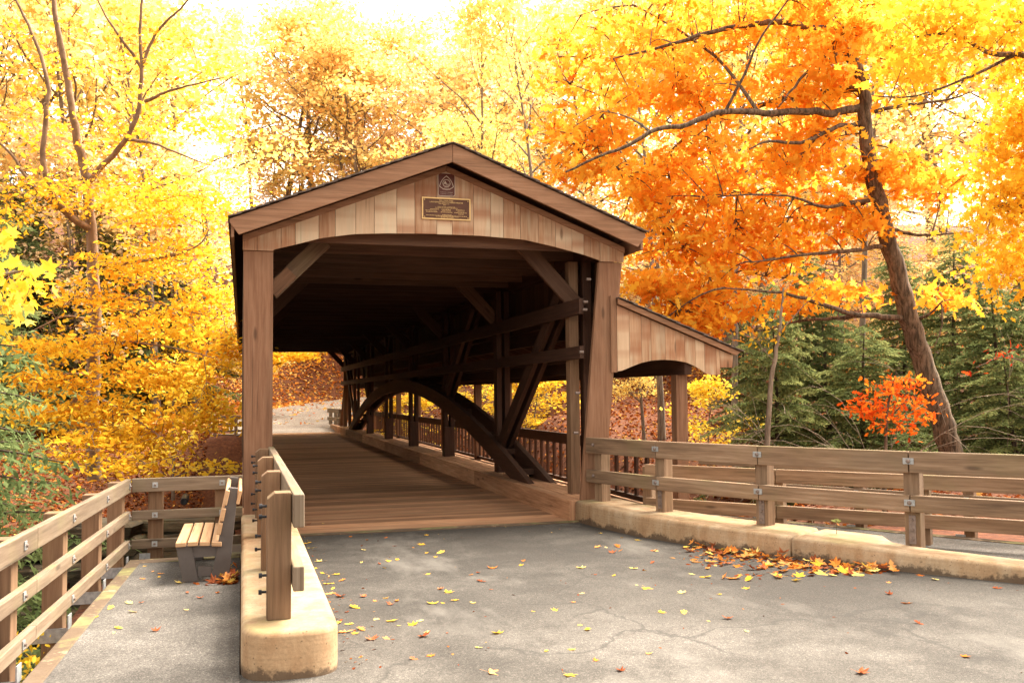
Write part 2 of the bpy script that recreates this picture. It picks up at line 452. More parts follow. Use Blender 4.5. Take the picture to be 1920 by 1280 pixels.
M['redleaf'] = leafmat('red_leaves', [(0.0, (0.30, 0.025, 0.01)), (0.45, (0.66, 0.09, 0.012)), (0.8, (0.80, 0.21, 0.02)), (1.0, (0.84, 0.36, 0.04))])
M['needle'] = leafmat('hemlock_needles', [(0.0, (0.065, 0.085, 0.034)), (0.5, (0.135, 0.165, 0.062)), (1.0, (0.27, 0.275, 0.10))], 0.4, var=0.3)
M['fir'] = leafmat('grey_green_needles', [(0.0, (0.07, 0.10, 0.035)), (0.5, (0.14, 0.185, 0.07)), (1.0, (0.27, 0.30, 0.12))], 0.35)
M['litter'] = leafmat('leaf_litter', [(0.0, (0.08, 0.018, 0.007)), (0.4, (0.19, 0.044, 0.012)), (0.75, (0.30, 0.095, 0.022)), (0.93, (0.46, 0.22, 0.06)), (1.0, (0.66, 0.42, 0.12))], 0.2)
M['fall_yellow'] = leafmat('fallen_yellow', [(0.0, (0.66, 0.36, 0.04)), (0.5, (0.78, 0.50, 0.07)), (1.0, (0.80, 0.64, 0.25))], 0.25, var=1.0)
M['fall_orange'] = leafmat('fallen_orange', [(0.0, (0.48, 0.14, 0.03)), (0.5, (0.66, 0.25, 0.05)), (1.0, (0.72, 0.36, 0.14))], 0.25, var=1.0)
M['fall_brown'] = leafmat('fallen_brown', [(0.0, (0.22, 0.06, 0.025)), (0.5, (0.36, 0.11, 0.05)), (1.0, (0.45, 0.20, 0.10))], 0.2, var=1.0)

M['brightened_litter'] = leafmat('brightened_leaf_litter', [(0.0, (0.46, 0.12, 0.025)), (0.4, (0.70, 0.28, 0.05)), (0.75, (0.80, 0.45, 0.11)), (1.0, (0.86, 0.66, 0.28))], 0.25)  # litter colours raised to offset the tree shade on the far bank
def ground_mat():
    q = N('woodland_floor')
    p = q.n('NewGeometry').outputs['Position']
    a = q.noise(p, 9, 5, 0.7); b = q.noise(p, 0.35, 4)
    c = q.ramp(a, [(0.3, (0.035, 0.012, 0.006)), (0.5, (0.10, 0.028, 0.010)), (0.7, (0.17, 0.060, 0.020))])
    c = q.mix(q.math('MULTIPLY', q.ramp(b, [(0.45, 0.0), (0.65, 1.0)]), 0.5), c, (0.12, 0.05, 0.025))
    q.col(c); q.b.inputs['Roughness'].default_value = 1.0
    q.bump(a, 0.8, 0.05)
    return q.m
M['ground'] = ground_mat()
def rock_mat():
    q = N('layered_rock')
    p = q.n('NewGeometry').outputs['Position']
    a = q.noise(q.mapping(p, (1.2, 1.2, 9)), 1.0, 6, 0.7); b = q.noise(p, 1.0, 4)
    c = q.ramp(a, [(0.35, (0.03, 0.025, 0.018)), (0.55, (0.10, 0.075, 0.045)), (0.75, (0.20, 0.16, 0.10))])
    c = q.mix(q.math('MULTIPLY', q.ramp(b, [(0.5, 0.0), (0.7, 1.0)]), 0.5), c, (0.09, 0.10, 0.05))
    q.col(c); q.b.inputs['Roughness'].default_value = 0.9; q.bump(a, 0.9, 0.06)
    return q.m
M['rock'] = rock_mat()
def water_mat():
    q = N('creek_water')
    q.b.inputs['Base Color'].default_value = (0.012, 0.012, 0.008, 1); q.b.inputs['Roughness'].default_value = 0.12
    q.bump(q.noise(q.n('NewGeometry').outputs['Position'], 3, 3), 0.15, 0.05)
    return q.m
M['water'] = water_mat()

# ------------------------------------------------------------------ terrain
FAR_ROAD = np.array([(2.1, 40.9, -0.02), (2.1, 44, 0.12), (2.4, 48, 0.45), (3.6, 52, 0.82), (6.0, 55.5, 1.18), (9.5, 58.0, 1.55), (14, 59.8, 2.0), (20, 61, 2.5), (30, 62.5, 3.2), (48, 64, 5.2)])
FR_HW = 2.7
def _vnoise(x, y, s, seed):
    r = np.random.default_rng(seed)
    out = 0
    for k in range(5):
        a = r.uniform(0, 6.283, 3); f = s*(0.6+0.35*k)
        th = r.uniform(0, 3.14)
        out = out+np.sin((x*math.cos(th)+y*math.sin(th))*f+a[0]+1.3*np.sin((y*math.cos(th)-x*math.sin(th))*f*0.7+a[1]))/(1+0.5*k)
    return out*0.35
def smooth(e0, e1, x):
    t = np.clip((x-e0)/(e1-e0), 0, 1); return t*t*(3-2*t)
def ground_z(x, y):
    x = np.asarray(x, float); y = np.asarray(y, float)
    zl = np.interp(y, [-60, -10, 24, 27.2, 28.2, 30, 36, 42, 48, 54, 62, 80, 120, 220], [-4.5, -5, -5, -4.6, -1.95, -1.75, -1.05, -0.35, 0.5, 2.3, 5.2, 12, 24, 44])
    zr = np.interp(y+0.12*(x-8), [-60, 6, 10, 13, 16.5, 19, 24, 30, 40, 46, 52, 60, 80, 120, 220], [-0.3, -0.3, -0.3, -0.15, -0.7, -1.0, 0.0, 0.75, 2.1, 2.9, 4.2, 6.4, 12.5, 24, 44])
    zm = np.interp(y, [-60, 9.8, 11, 14, 22, 32, 38, 40.5, 44, 50, 56, 62, 80, 120, 220], [-0.12, -0.12, -0.3, -3.5, -4.8, -3.5, -1.2, -0.3, -0.05, 0.4, 1.3, 4.3, 12, 24, 44])
    w1 = smooth(-3.4, -1.25, x); w1 = np.where(y > 27, smooth(-6, 0.5, x), w1)
    z = zl*(1-w1)+zm*w1
    e = 6.2+np.maximum(0, 8-y)*0.9
    w2 = smooth(0.0, 4.0, x-e)
    w2 = np.where(y > 30, smooth(4.5, 12, x), w2)
    z = z*(1-w2)+zr*w2
    amp = np.where((y < 11) & (x > -1.3), 0.0, 1.0)
    z = z+amp*(_vnoise(x, y, 0.55, 3)*0.22+_vnoise(x, y, 1.9, 5)*0.06)
    # far road corridor
    d = np.full(x.shape, 1e9); zr2 = np.zeros(x.shape)
    for a, b in zip(FAR_ROAD[:-1], FAR_ROAD[1:]):
        ab = b[:2]-a[:2]; L2 = ab@ab
        t = np.clip(((x-a[0])*ab[0]+(y-a[1])*ab[1])/L2, 0, 1)
        dd = np.hypot(x-a[0]-t*ab[0], y-a[1]-t*ab[1])
        zz = a[2]+t*(b[2]-a[2])
        m = dd < d
        d = np.where(m, dd, d); zr2 = np.where(m, zz, zr2)
    w = 1-smooth(FR_HW+0.2, FR_HW+2.6, d)
    w = np.where(y < 40.5, w*smooth(38.5, 40.5, y), w)
    return z*(1-w)+(zr2-0.05)*w
def gz(x, y): return float(ground_z(np.array([x]), np.array([y]))[0])

def grid(xs, ys, zf, name, mat, smooth_=True):
    X, Y = np.meshgrid(xs, ys); Z = zf(X, Y)
    v = np.stack([X.ravel(), Y.ravel(), Z.ravel()], 1)
    nx, ny = len(xs), len(ys)
    i, j = np.meshgrid(np.arange(nx-1), np.arange(ny-1)); b = (j*nx+i).ravel()
    f = np.stack([b, b+1, b+nx+1, b+nx], 1).ravel()
    return raw_mesh(name, v, f, 4, mat, smooth=smooth_)
xs = np.concatenate([np.linspace(-150, -22, 40), np.linspace(-21, 26, 118), np.linspace(28, 170, 44)])
ys = np.concatenate([np.linspace(-80, -8, 20), np.linspace(-7, 75, 165), np.linspace(77, 240, 50)])
tag(link('ground', grid(xs, ys, ground_z, 'ground', M['ground'])), kind='structure')
wm = MB(); wm.box(-60, 60, 12.5, 28, -4.9, -4.55); tag(wm.build('water', M['water']), kind='structure')

# kerb line of the right side of the road (base of its face), continued past the frame
KB = np.array([(4.02, 11.15), (4.08, 10.6), (4.24, 9.75), (4.55, 8.95), (4.95, 8.2), (5.19, 7.85), (5.64, 7.08), (6.21, 6.30), (7.1, 5.3), (8.3, 4.2), (9.8, 3.1)])
KZ = np.interp(np.arange(len(KB)), [0, 2, 5, 7, 10], [0.265, 0.245, 0.205, 0.14, 0.12])
def offset(line, d):
    t = np.gradient(line, axis=0); t /= np.linalg.norm(t, axis=1)[:, None]
    return line+np.stack([-t[:, 1], t[:, 0]], 1)*d

# road sheet: from behind the viewer to the bridge, between slab edge and kerb
def poly_sheet(name, pts, z, mat, kind='structure'):
    me = bpy.data.meshes.new(name)
    me.from_pydata([(p[0], p[1], z) for p in pts], [], [list(range(len(pts)))])
    me.materials.append(mat); me.update()
    return tag(link(name, me), kind=kind)
road_pts = [(-1.9, -24), (26, -24), (26, 3.0)]+[(p[0]+0.06, p[1]+0.03) for p in KB[::-1]]+[(0.3, 11.15), (0.3, 5.9), (-0.04, 5.7), (-0.04, 4.2), (-1.26, 4.2), (-1.32, 3.6)]
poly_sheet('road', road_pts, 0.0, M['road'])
# far road
fr = FAR_ROAD
tt = np.gradient(fr[:, :2], axis=0); tt /= np.linalg.norm(tt, axis=1)[:, None]
nn = np.stack([tt[:, 1], -tt[:, 0]], 1)
fv = []; ff = []
for i, p in enumerate(fr):
    for k in np.linspace(-1, 1, 7):
        q = p[:2]+nn[i]*k*FR_HW*(1.0 if i else 0.85); fv.append((q[0], q[1], p[2]))
for i in range(len(fr)-1):
    for k in range(6): ff.append((i*7+k, i*7+k+1, (i+1)*7+k+1, (i+1)*7+k))
me = bpy.data.meshes.new('far_road'); me.from_pydata(fv, [], ff); me.materials.append(M['farroad']); me.update()
tag(link('far_road', me), kind='structure')

# left walkway slab
SL0, SL1 = np.array([-1.27, 3.2]), np.array([-1.045, 9.97])
def slx(y): return SL0[0]+(SL1[0]-SL0[0])*(y-SL0[1])/(SL1[1]-SL0[1])
b = MB()
b.prism([(slx(4.0)+.12, 4.0), (-0.002, 4.0), (-0.002, 9.75), (slx(9.75)+.12, 9.75)], (1, 0, 0), (0, 1, 0), (0, 0, -0.3), (0, 0, 1), 0.308)
tag(b.build('walkway', M['path']), kind='structure')
b = MB()
b.prism([(slx(3.2), 3.2), (slx(3.2)+.118, 3.2), (slx(9.97)+.118, 9.75), (-0.004, 9.755), (-0.004, 9.99), (slx(9.97), 9.97)], (1, 0, 0), (0, 1, 0), (0, 0, -0.34), (0, 0, 1), 0.352)
tag(b.build('walkway_edge', M['slab'], bevel=0.012), kind='structure')
# right walkway slab between the kerb and the outer railing
C0, C1 = np.array([5.75, 11.2]), np.array([8.3, 7.0])
cd = unit(C1-C0); cn = np.array([cd[1], -cd[0]]); cn = cn if cn[0] > 0 else -cn
b = MB()
C2 = C0+cd*9.0
b.prism([tuple(C0-cn*1.05), tuple(C2-cn*1.6), tuple(C2-cn*.14), tuple(C0-cn*.14)], (1, 0, 0), (0, 1, 0), (0, 0, -0.3), (0, 0, 1), 0.32)
tag(b.build('right_walkway', M['path']), kind='structure')
b = MB()
b.prism([tuple(C0-cn*.138), tuple(C2-cn*.138), tuple(C2), tuple(C0)], (1, 0, 0), (0, 1, 0), (0, 0, -0.34), (0, 0, 1), 0.37)
tag(b.build('right_walkway_edge', M['slab'], bevel=0.012), kind='structure')

# ------------------------------------------------------------------ covered bridge
Y0, Y1 = 11.15, 41.3
XC = 2.36
BR = thing('covered_bridge', 'brown timber covered bridge with gabled portal and a lean-to roof over its side walkway', 'bridge', (XC, Y0, 0))

def arch_z(x, y_=0):
    xs_ = [0.35, 0.6, 0.87, 1.25, 1.63, 2.15, 2.82, 3.37, 3.79, 4.15, 4.38]
    zs_ = [3.29, 3.36, 3.44, 3.505, 3.53, 3.545, 3.545, 3.52, 3.44, 3.36, 3.29]
    return float(np.interp(x, xs_, zs_))
RIDGE_Z, EAVE_Z, SLOPE = 4.55, 3.565, 0.3955
def roof_z(x): return RIDGE_Z-abs(x-2.385)*SLOPE      # top of the barge boards at the front
def gable(y, outward, seed):
    rng = random.Random(seed)
    g = MB(seed)
    x = 0.0
    edges = [0.0]
    while edges[-1] < 4.70:
        edges.append(edges[-1]+rng.choice([0.16, 0.19, 0.22, 0.24, 0.27]))
    edges[-1] = 4.715
    for a, c in zip(edges[:-1], edges[1:]):
        a2, c2 = a+0.0025, c-0.0025
        def low(xx): return 3.275 if (xx < 0.35 or xx > 4.38) else arch_z(xx)
        xs2 = sorted(set([a2, c2]+[k for k in np.linspace(a2, c2, 4)]+[k for k in (0.35, 4.38) if a2 < k < c2]))
        lo = [(k, low(k)) for k in xs2]
        hi = [(k, roof_z(k)-0.175) for k in ([c2]+([2.385] if a2 < 2.385 < c2 else [])+[a2])]
        g.prism(lo+hi, (1, 0, 0), (0, 0, 1), (0, y, 0), (0, outward, 0), 0.026+rng.random()*0.004, tint=rng.random())
    return g.build('gable_siding', M['siding'], BR)
gable(Y0, -1, 19)
gable(Y1, 1, 12)

# portal posts
def skew_post(x0b, x1b, x0t, x1t, y0, y1, z0, z1, name='portal_post', mat='post', seed=1, ztop=None):
    g = MB(seed)
    g.prism([(x0b, z0), (x1b, z0), (x1t, z1), (x0t, z1)], (1, 0, 0), (0, 0, 1), (0, y0, 0), (0, 1, 0), y1-y0)
    return g.build(name, M[mat], BR, bevel=0.006)
skew_post(0.035, 0.345, 0.01, 0.342, Y0, Y0+0.07, -0.5, 3.272, seed=3)
skew_post(4.07, 4.385, 4.385, 4.70, Y0, Y0+0.07, -0.02, 3.272, seed=4)
skew_post(0.03, 0.35, 0.01, 0.34, Y1-0.07, Y1, -0.5, 3.272, seed=5)
skew_post(4.07, 4.385, 4.385, 4.70, Y1-0.07, Y1, -0.02, 3.272, seed=6)

# roof: two slabs of shingles in courses, barge boards, trim boards
OV = 0.42
for sgn, xe in ((-1, -0.16), (1, 4.865)):
    g = MB(20+sgn)
    n = 17
    for k in range(n):
        t0, t1 = k/n, (k+1)/n+0.35/n
        xa, xb = 2.385+(xe-2.385)*t0, 2.385+(xe-2.385)*min(t1, 1.0)
        za, zb = roof_z(xa)+0.018, roof_z(xb)+0.034
        ya, yb = Y0-OV-0.035-g.rng.random()*0.012, Y1+OV+0.035
        p = [(xa, za), (xb, zb), (xb, zb+0.012), (xa, za+0.012)]
        g.prism(p, (1, 0, 0), (0, 0, 1), (0, ya, 0), (0, 1, 0), yb-ya, long='a')
    g.build('roof_slope', M['shingle'], BR)
    g = MB(25+sgn)     # boards under the shingles
    p = [(2.385+sgn*0.005, roof_z(2.385)-0.012), (xe-sgn*0.03, roof_z(xe-sgn*0.03)-0.012), (xe-sgn*0.03, roof_z(xe-sgn*0.03)+0.012), (2.385+sgn*0.005, roof_z(2.385)+0.012)]
    g.prism(p, (1, 0, 0), (0, 0, 1), (0, Y0-OV+0.045, 0), (0, 1, 0), Y1-Y0+2*OV-0.09)
    g.build('roof_boards', M['frame'], BR)
    for yy, out in ((Y0-OV, 1), (Y1+OV-0.04, 1)):
        g = MB(int(30+sgn+yy))
        xo = xe-sgn*0.02
        p = [(2.385+sgn*0.002, roof_z(2.385)-0.205), (xo-sgn*0.10, roof_z(xo-sgn*0.10)-0.205), (xo, roof_z(xo)-0.03), (xo, roof_z(xo)+0.008), (2.385+sgn*0.002, roof_z(2.385)+0.010)]
        g.prism(p, (1, 0, 0), (0, 0, 1), (0, yy, 0), (0, 1, 0), 0.04, long='a')
        g.build('barge_board', M['trim'], BR, bevel=0.004)
    for yy in (Y0-0.052, Y1+0.030):
        g = MB(int(40+sgn+yy))
        xo = 0.0 if sgn < 0 else 4.72
        p = [(2.385+sgn*0.002, roof_z(2.385)-0.235), (xo, roof_z(xo)-0.235), (xo, roof_z(xo)-0.165), (2.385+sgn*0.002, roof_z(2.385)-0.165)]
        g.prism(p, (1, 0, 0), (0, 0, 1), (0, yy, 0), (0, 1, 0), 0.022, long='a')
        g.build('rake_trim', M['trim'], BR)
    g = MB(50+sgn)     # eave fascia
    xo = xe-sgn*0.05
    g.box(xo-0.016, xo+0.016, Y0-OV+0.045, Y1+OV-0.045, roof_z(xo)-0.20, roof_z(xo)-0.018)
    g.build('eave_board', M['trim'], BR)

# frame: top plates, ties, knee braces, rafters
for xa in (0.06, 4.42):
    g = MB(60); g.box(xa, xa+0.22, Y0+0.12, Y1-0.12, 3.36, 3.56); g.build('top_plate', M['frame'], BR)
k = 0
yy = Y0+0.24
while yy < Y1-0.2:
    g = MB(70+k); g.box(0.285, 4.415, yy-0.025, yy+0.025, 3.43, 3.58); g.build('tie_beam', M['tie'] if k < 6 else M['frame'], BR); k += 1  # deeper ties take the darker timber, painting in the interior gloom
    g = MB(170+k)
    for sgn in (-1, 1):
        xo = 2.385+sgn*2.3
        g.beam((2.385+sgn*0.03, yy+0.06, roof_z(2.385)-0.09), (xo, yy+0.06, roof_z(xo)-0.09), 0.045, 0.14)
    g.build('rafter', M['frame'], BR)
    yy += 0.83
BAYS = [11.75, 15.62, 20.0, 24.3, 28.6, 32.9, 36.9, 40.75]
for j, yb in enumerate(BAYS):
    for sgn in (-1, 1):
        if sgn > 0: a, c = (4.36, yb+.05, 2.72), (3.52, yb+.05, 3.6)
        else: a, c = (0.33, yb+.05, 2.86), (0.98, yb+.05, 3.52)
        g = MB(90+j*2+sgn)
        g.beam(a, c, 0.07, 0.20, up=(0, 1, 0) if False else (0, 0, 1))
        g.build('knee_brace', M['rail'] if j < 1 and sgn < 0 else (M['tie'] if j < 2 else M['frame']), BR, bevel=0.005)  # darker timber on the inner braces stands in for shade
        if j == 0 and sgn < 0:
            m = np.array(a)*0.62+np.array(c)*0.38
            g = MB(88); g.beam(np.array(a)+(0, -0.075, 0), m+np.array((0, -0.075, 0)), 0.06, 0.17); g.build('brace_cheek', M['post'], BR, bevel=0.005)

# deck planks across
g = MB(7)
yy = Y0+0.012
while yy < Y1:
    w = 0.142
    g.box(0.30, 4.0, yy+0.003, min(yy+w, Y1)-0.003, -0.06, 0.004+g.rng.random()*0.004, axis=0)
    yy += w
g.build('deck', M['deck'], BR)
g = MB(8); g.box(0.3, 4.03, Y0-0.13, Y0+0.008, -0.1, 0.014); g.build('threshold', M['slab'], BR)
g = MB(9); g.box(0.2, 4.5, Y1+0.002, Y1+0.2, -0.1, 0.012); g.build('threshold', M['slab'], BR)

def arch_pts(n=25):
    ya, yb, za, zt = 13.3, 37.95, 0.24, 2.0
    t = np.linspace(0, 1, n)
    yc = (ya+yb)/2; half = (yb-ya)/2
    Rr = (half**2+(zt-za)**2)/(2*(zt-za))
    y = ya+(yb-ya)*t
    z = zt-Rr+np.sqrt(Rr**2-(y-yc)**2)
    return y, z
def truss(side):
    """side +1 right, -1 left; x of the truss mirrored about the deck's centre line"""
    mx = (lambda x: x) if side > 0 else (lambda x: 4.45-x)
    def bx(g, x0, x1, *r, **kw):
        a, c = sorted((mx(x0), mx(x1))); g.box(a, c, *r, **kw)
    # kerb timber
    g = MB(100+side)
    ys_ = [Y0+0.02, 16.2, 21.5, 27, 32.2, 37.5, 41.0, 44.2] if side > 0 else [Y0+0.1, 16.2, 21.5, 27, 32.2, 37.5, 41.2]
    for a, c in zip(ys_[:-1], ys_[1:]):
        if side > 0: g.box(3.955, 4.12, a+0.002, c-0.002, 0.0, 0.262)
        else: g.box(0.335, 0.495, a+0.002, c-0.002, 0.0, 0.262)
    g.build('kerb_timber', M['deck'], BR, bevel=0.008)
    g = MB(102+side)
    for a, c in zip(ys_[:-1], ys_[1:]):
        for q in range(2):
            x0 = 4.124+q*0.185
            if side > 0: g.box(x0, x0+0.182, a+0.003, min(c, 41.2)-0.003, 0.17, 0.264+0.002*q)
            else: g.box(0.02+q*0.156, 0.174+q*0.155, a+0.003, c-0.003, 0.17, 0.264+0.002*q)
    g.build('sill_planks', M['deck'], BR)
    # arch ribs
    y, z = arch_pts()
    for x0 in ((4.10, 4.44) if side > 0 else (4.10,)):
        g = MB(104)
        x1 = x0+0.095
        up = [(a, c) for a, c in zip(y, z)]
        lo = []
        for i in range(len(y)):
            ty = np.gradient(y)[i]; tz = np.gradient(z)[i]; L = math.hypot(ty, tz)
            lo.append((y[i]+tz/L*0.31, max(0.262, z[i]-ty/L*0.31)))
        lo[0] = (y[0]+0.75, 0.264); lo[-1] = (y[-1]-0.75, 0.264)
        xa = min(mx(x0), mx(x1))
        g.prism(up+lo[::-1], (0, 1, 0), (0, 0, 1), (xa, 0, 0), (1, 0, 0), 0.095, long='a')
        g.build('truss_arch', M['frame'], BR, bevel=0.006)
    for i in ((1, 2, 3, 5, 7, 9, 12, 15, 17, 19, 21, 22, 23) if side > 0 else ()):
        g = MB(300+i)
        bx(g, 4.196, 4.438, y[i]-0.10, y[i]+0.10, z[i]-0.20, z[i]-0.11, axis=0); g.build('arch_block', M['frame'], BR)
    # paired posts with a solid foot
    for j, yb in enumerate(BAYS[1:-1]):
        for x0, x1 in ((4.20, 4.285), (4.34, 4.43)):
            g = MB(120+j); bx(g, x0, x1, yb-0.11, yb+0.11 if x0 < 4.3 else yb+0.10, 0.9, 3.36); g.build('truss_post', M['frame'], BR, bevel=0.005)
        g = MB(140+j); bx(g, 4.202, 4.428, yb-0.125, yb+0.125, 0.262, 0.898); g.build('post_foot', M['frame'], BR, bevel=0.006)
    for yb in (BAYS[0]+0.12, BAYS[-1]-0.1):
        g = MB(150); bx(g, 4.20, 4.33, yb-0.08, yb+0.08, 0.262, 3.36); g.build('truss_post', M['brownpost' if side > 0 else 'frame'], BR, bevel=0.006)
        g = MB(151); bx(g, *((4.40, 4.52) if side > 0 else (4.34, 4.43)), yb-0.08, yb+0.08, 0.262, 3.36); g.build('truss_post', M['frame'], BR, bevel=0.006)
    # diagonal braces
    for (ya_, za_), (yb_, zb_) in (((15.45, 0.75), (11.95, 3.2)), ((37.0, 0.75), (40.5, 3.2)), ((19.85, 1.62), (17.4, 3.3)), ((33.1, 1.62), (35.4, 3.3))):
        for xx in (4.24, 4.385):
            g = MB(160); g.beam((mx(xx), ya_, za_), (mx(xx), yb_, zb_), 0.075, 0.22); g.build('diagonal_brace', M['frame'], BR, bevel=0.006)
    # long horizontal rails on the inner face
    for zc, hh in ((2.71, 0.20), (2.12, 0.16)):
        for xa in ((4.135, 4.535) if side > 0 else (4.135,)):
            g = MB(165)
            for a, c in ((Y0+0.075, 18.0), (18.0, 26.2), (26.2, 34.3), (34.3, Y1-0.09)):
                bx(g, xa, xa+0.06, a+0.002, c-0.002, zc-hh/2, zc+hh/2)
            g.build('girt', M['frame'], BR, bevel=0.005)
    # wall boarding
    g = MB(175)
    yy = Y0+0.08
    while yy < Y1-0.1:
        w = 0.24
        bx(g, *((4.60, 4.622) if side > 0 else (4.408, 4.44)), yy+0.004, yy+w-0.004, 2.78 if side > 0 else 0.9, 3.52, axis=2); yy += w
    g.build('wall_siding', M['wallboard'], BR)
truss(1); truss(-1)

# bolts on the near right post
g = MB(180)
for zz, xx in ((2.76, 4.255), (2.66, 4.245), (2.12, 4.19), (3.05, 4.30), (1.6, 4.13), (1.1, 4.1)):
    g.tube([(xx-0.02, Y0+0.035, zz), (xx-0.075, Y0+0.035, zz)], [0.018, 0.018], 8)
g.build('bolt_heads', M['bolt'], BR)

# lean-to over the side walkway
XO = 5.62
def lean_z(x): return 2.79-(x-4.62)*(2.79-2.12)/(6.33-4.62)
g = MB(200)
rng = random.Random(5)
ed = [4.605]
while ed[-1] < 6.02: ed.append(ed[-1]+rng.choice([0.13, 0.15, 0.17, 0.2]))
ed[-1] = 6.06
def lowz(x): return float(np.interp(x, [4.6, 4.68, 4.78, 4.93, 5.08, 5.25, 5.42, 5.58, 5.72, 5.82, 5.86, 6.06], [1.87, 1.885, 1.925, 1.98, 2.01, 2.022, 2.012, 1.985, 1.925, 1.865, 1.83, 1.82]))
for a, c in zip(ed[:-1], ed[1:]):
    a2, c2 = a+.002, c-.002
    lo = [(k, lowz(k)) for k in np.linspace(a2, c2, 4)]
    g.prism(lo+[(c2, lean_z(c2)-0.075), (a2, lean_z(a2)-0.075)], (1, 0, 0), (0, 0, 1), (0, Y0-0.004, 0), (0, -1, 0), 0.026, tint=0.1+rng.random()*0.62)
g.prism([(6.062, 1.92), (6.235, 1.92), (6.255, lean_z(6.25)-0.075), (6.062, lean_z(6.062)-0.075)], (1, 0, 0), (0, 0, 1), (0, Y0-0.004, 0), (0, -1, 0), 0.026, tint=0.3)
g.build('walkway_gable', M['siding'], BR)
g = MB(201)
g.box(4.522, 4.60, Y0-0.034, Y0-0.006, 1.86, 2.84); g.build('corner_board', M['trim'], BR)
g = MB(202)
g.prism([(4.60, lean_z(4.60)-0.07), (6.26, lean_z(6.26)-0.07), (6.33, lean_z(6.33)+0.0), (4.60, lean_z(4.6)+0.0)], (1, 0, 0), (0, 0, 1), (0, Y0-0.10, 0), (0, 1, 0), 0.035, long='a')
g.build('barge_board', M['trim'], BR, bevel=0.004)
g = MB(203)
for k in range(9):
    xa, xb = 4.6+(6.37-4.6)*k/9, 4.6+(6.37-4.6)*min(1, (k+1.3)/9)
    za, zb = lean_z(xa)+0.006, lean_z(xb)+0.022
    g.prism([(xa, za), (xb, zb), (xb, zb+0.012), (xa, za+0.012)], (1, 0, 0), (0, 0, 1), (0, Y0-0.135, 0), (0, 1, 0), Y1-Y0+0.27, long='a')
g.build('walkway_roof', M['shingle'], BR)
g = MB(204)
g.prism([(4.63, lean_z(4.63)-0.028), (6.3, lean_z(6.3)-0.028), (6.3, lean_z(6.3)-0.004), (4.63, lean_z(4.63)-0.004)], (1, 0, 0), (0, 0, 1), (0, Y0-0.06, 0), (0, 1, 0), Y1-Y0+0.12)
g.build('roof_boards', M['frame'], BR)
k = 0; yy = Y0+0.2
while yy < Y1:
    g = MB(210+k); g.beam((4.64, yy, lean_z(4.64)-0.09), (6.25, yy, lean_z(6.25)-0.09), 0.04, 0.12); g.build('rafter', M['frame'], BR); yy += 0.62; k += 1
g = MB(205); g.box(XO-0.05, XO+0.05, Y0+0.02, Y1-0.1, 1.83, 2.06); g.build('header_beam', M['frame'], BR)
g = MB(206); g.box(4.64, 4.70, Y0+0.05, Y1-0.1, 2.39, 2.63); g.build('wall_board', M['frame'], BR)
g = MB(206); g.box(4.64, 4.70, Y0+0.05, Y1-0.1, 1.875, 2.05); g.build('wall_board', M['frame'], BR)
g = MB(207); g.box(6.2, 6.24, Y0+0.02, Y1-0.02, 1.96, 2.12); g.build('eave_board', M['trim'], BR)
WP = [Y0+0.3]+[15.6, 19.9, 22.6, 26.6, 30.8, 34.8, 38.6, 41.0]
for j, yb in enumerate(WP):
    g = MB(220+j); g.box(XO-0.08, XO+0.085, yb-0.08, yb+0.08, -0.05, 1.83); g.build('walkway_post', M['post'], BR, bevel=0.006)
g = MB(230)
yy = Y0+0.02
while yy < Y1:
    g.box(4.50, 5.95, yy+.003, yy+.137, -0.07, -0.012+g.rng.random()*0.004, axis=0); yy += 0.14
g.build('walkway_floor', M['deck'], BR)
g = MB(231)
for a, c in ((Y0+0.39, 15.5), (15.7, 19.8), (20.0, 26.5), (26.7, 34.7), (34.9, 40.9)): g.box(XO-0.07, XO+0.02, a, c, 0.70, 0.885)
g.build('handrail', M['frame'], BR, bevel=0.006)
g = MB(232); g.box(XO-0.05, XO+0.03, Y0+0.4, 40.9, 0.02, 0.09); g.build('bottom_rail', M['frame'], BR)
yy = Y0+0.62; k = 0
base_bal = None
while yy < 40.8:
    if min(abs(yy-q) for q in WP) > 0.16:
        if base_bal is None:
            g = MB(240); g.box(XO-0.018, XO+0.018, yy-0.045, yy+0.045, 0.09, 0.70); base_bal = g.build('baluster', M['frame'], BR); by0 = yy
        else:
            o = base_bal.copy(); COL.objects.link(o); o.parent = BR; o.location = (0, yy-by0, 0)
    yy += 0.38
# beams and abutments under the deck
for xa in (0.25, 2.0, 3.9, 5.5):
    g = MB(250); g.box(xa, xa+0.25, Y0, Y1, -0.7, -0.08); g.build('floor_beam', M['frame'], BR)
for ya in (Y0-0.9, Y1-0.35):
    g = MB(251); g.box(-0.3, 6.3, ya, ya+1.2, -5.5, -0.105); g.build('abutment', M['abut'], BR)

# ------------------------------------------------------------------ signs on the gable
def text_mesh(lines, name, mat, parent, org, depth=0.002):
    """lines: (text, x, z, size, align); flat letters standing on a plane facing -Y"""
    vs = []; fs = []
    for s, x, z, size, al in lines:
        cu = bpy.data.curves.new('t', 'FONT'); cu.body = s; cu.size = size; cu.align_x = al; cu.extrude = depth/2; cu.resolution_u = 2
        o = bpy.data.objects.new('t', cu); COL.objects.link(o)
        bpy.context.view_layer.update()
        me = bpy.data.meshes.new_from_object(o.evaluated_get(bpy.context.evaluated_depsgraph_get()))
        n = len(vs)
        vs += [(org[0]+x+v.co.x, org[1]-v.co.z, org[2]+z+v.co.y) for v in me.vertices]
        fs += [[n+i for i in p.vertices] for p in me.polygons]
        bpy.data.objects.remove(o); bpy.data.curves.remove(cu); bpy.data.meshes.remove(me)
    r = root_loc(parent)
    me = bpy.data.meshes.new(name); me.from_pydata([tuple(Vector(v)-r) for v in vs], [], fs); me.materials.append(mat); me.update()
    return link(name, me, parent)
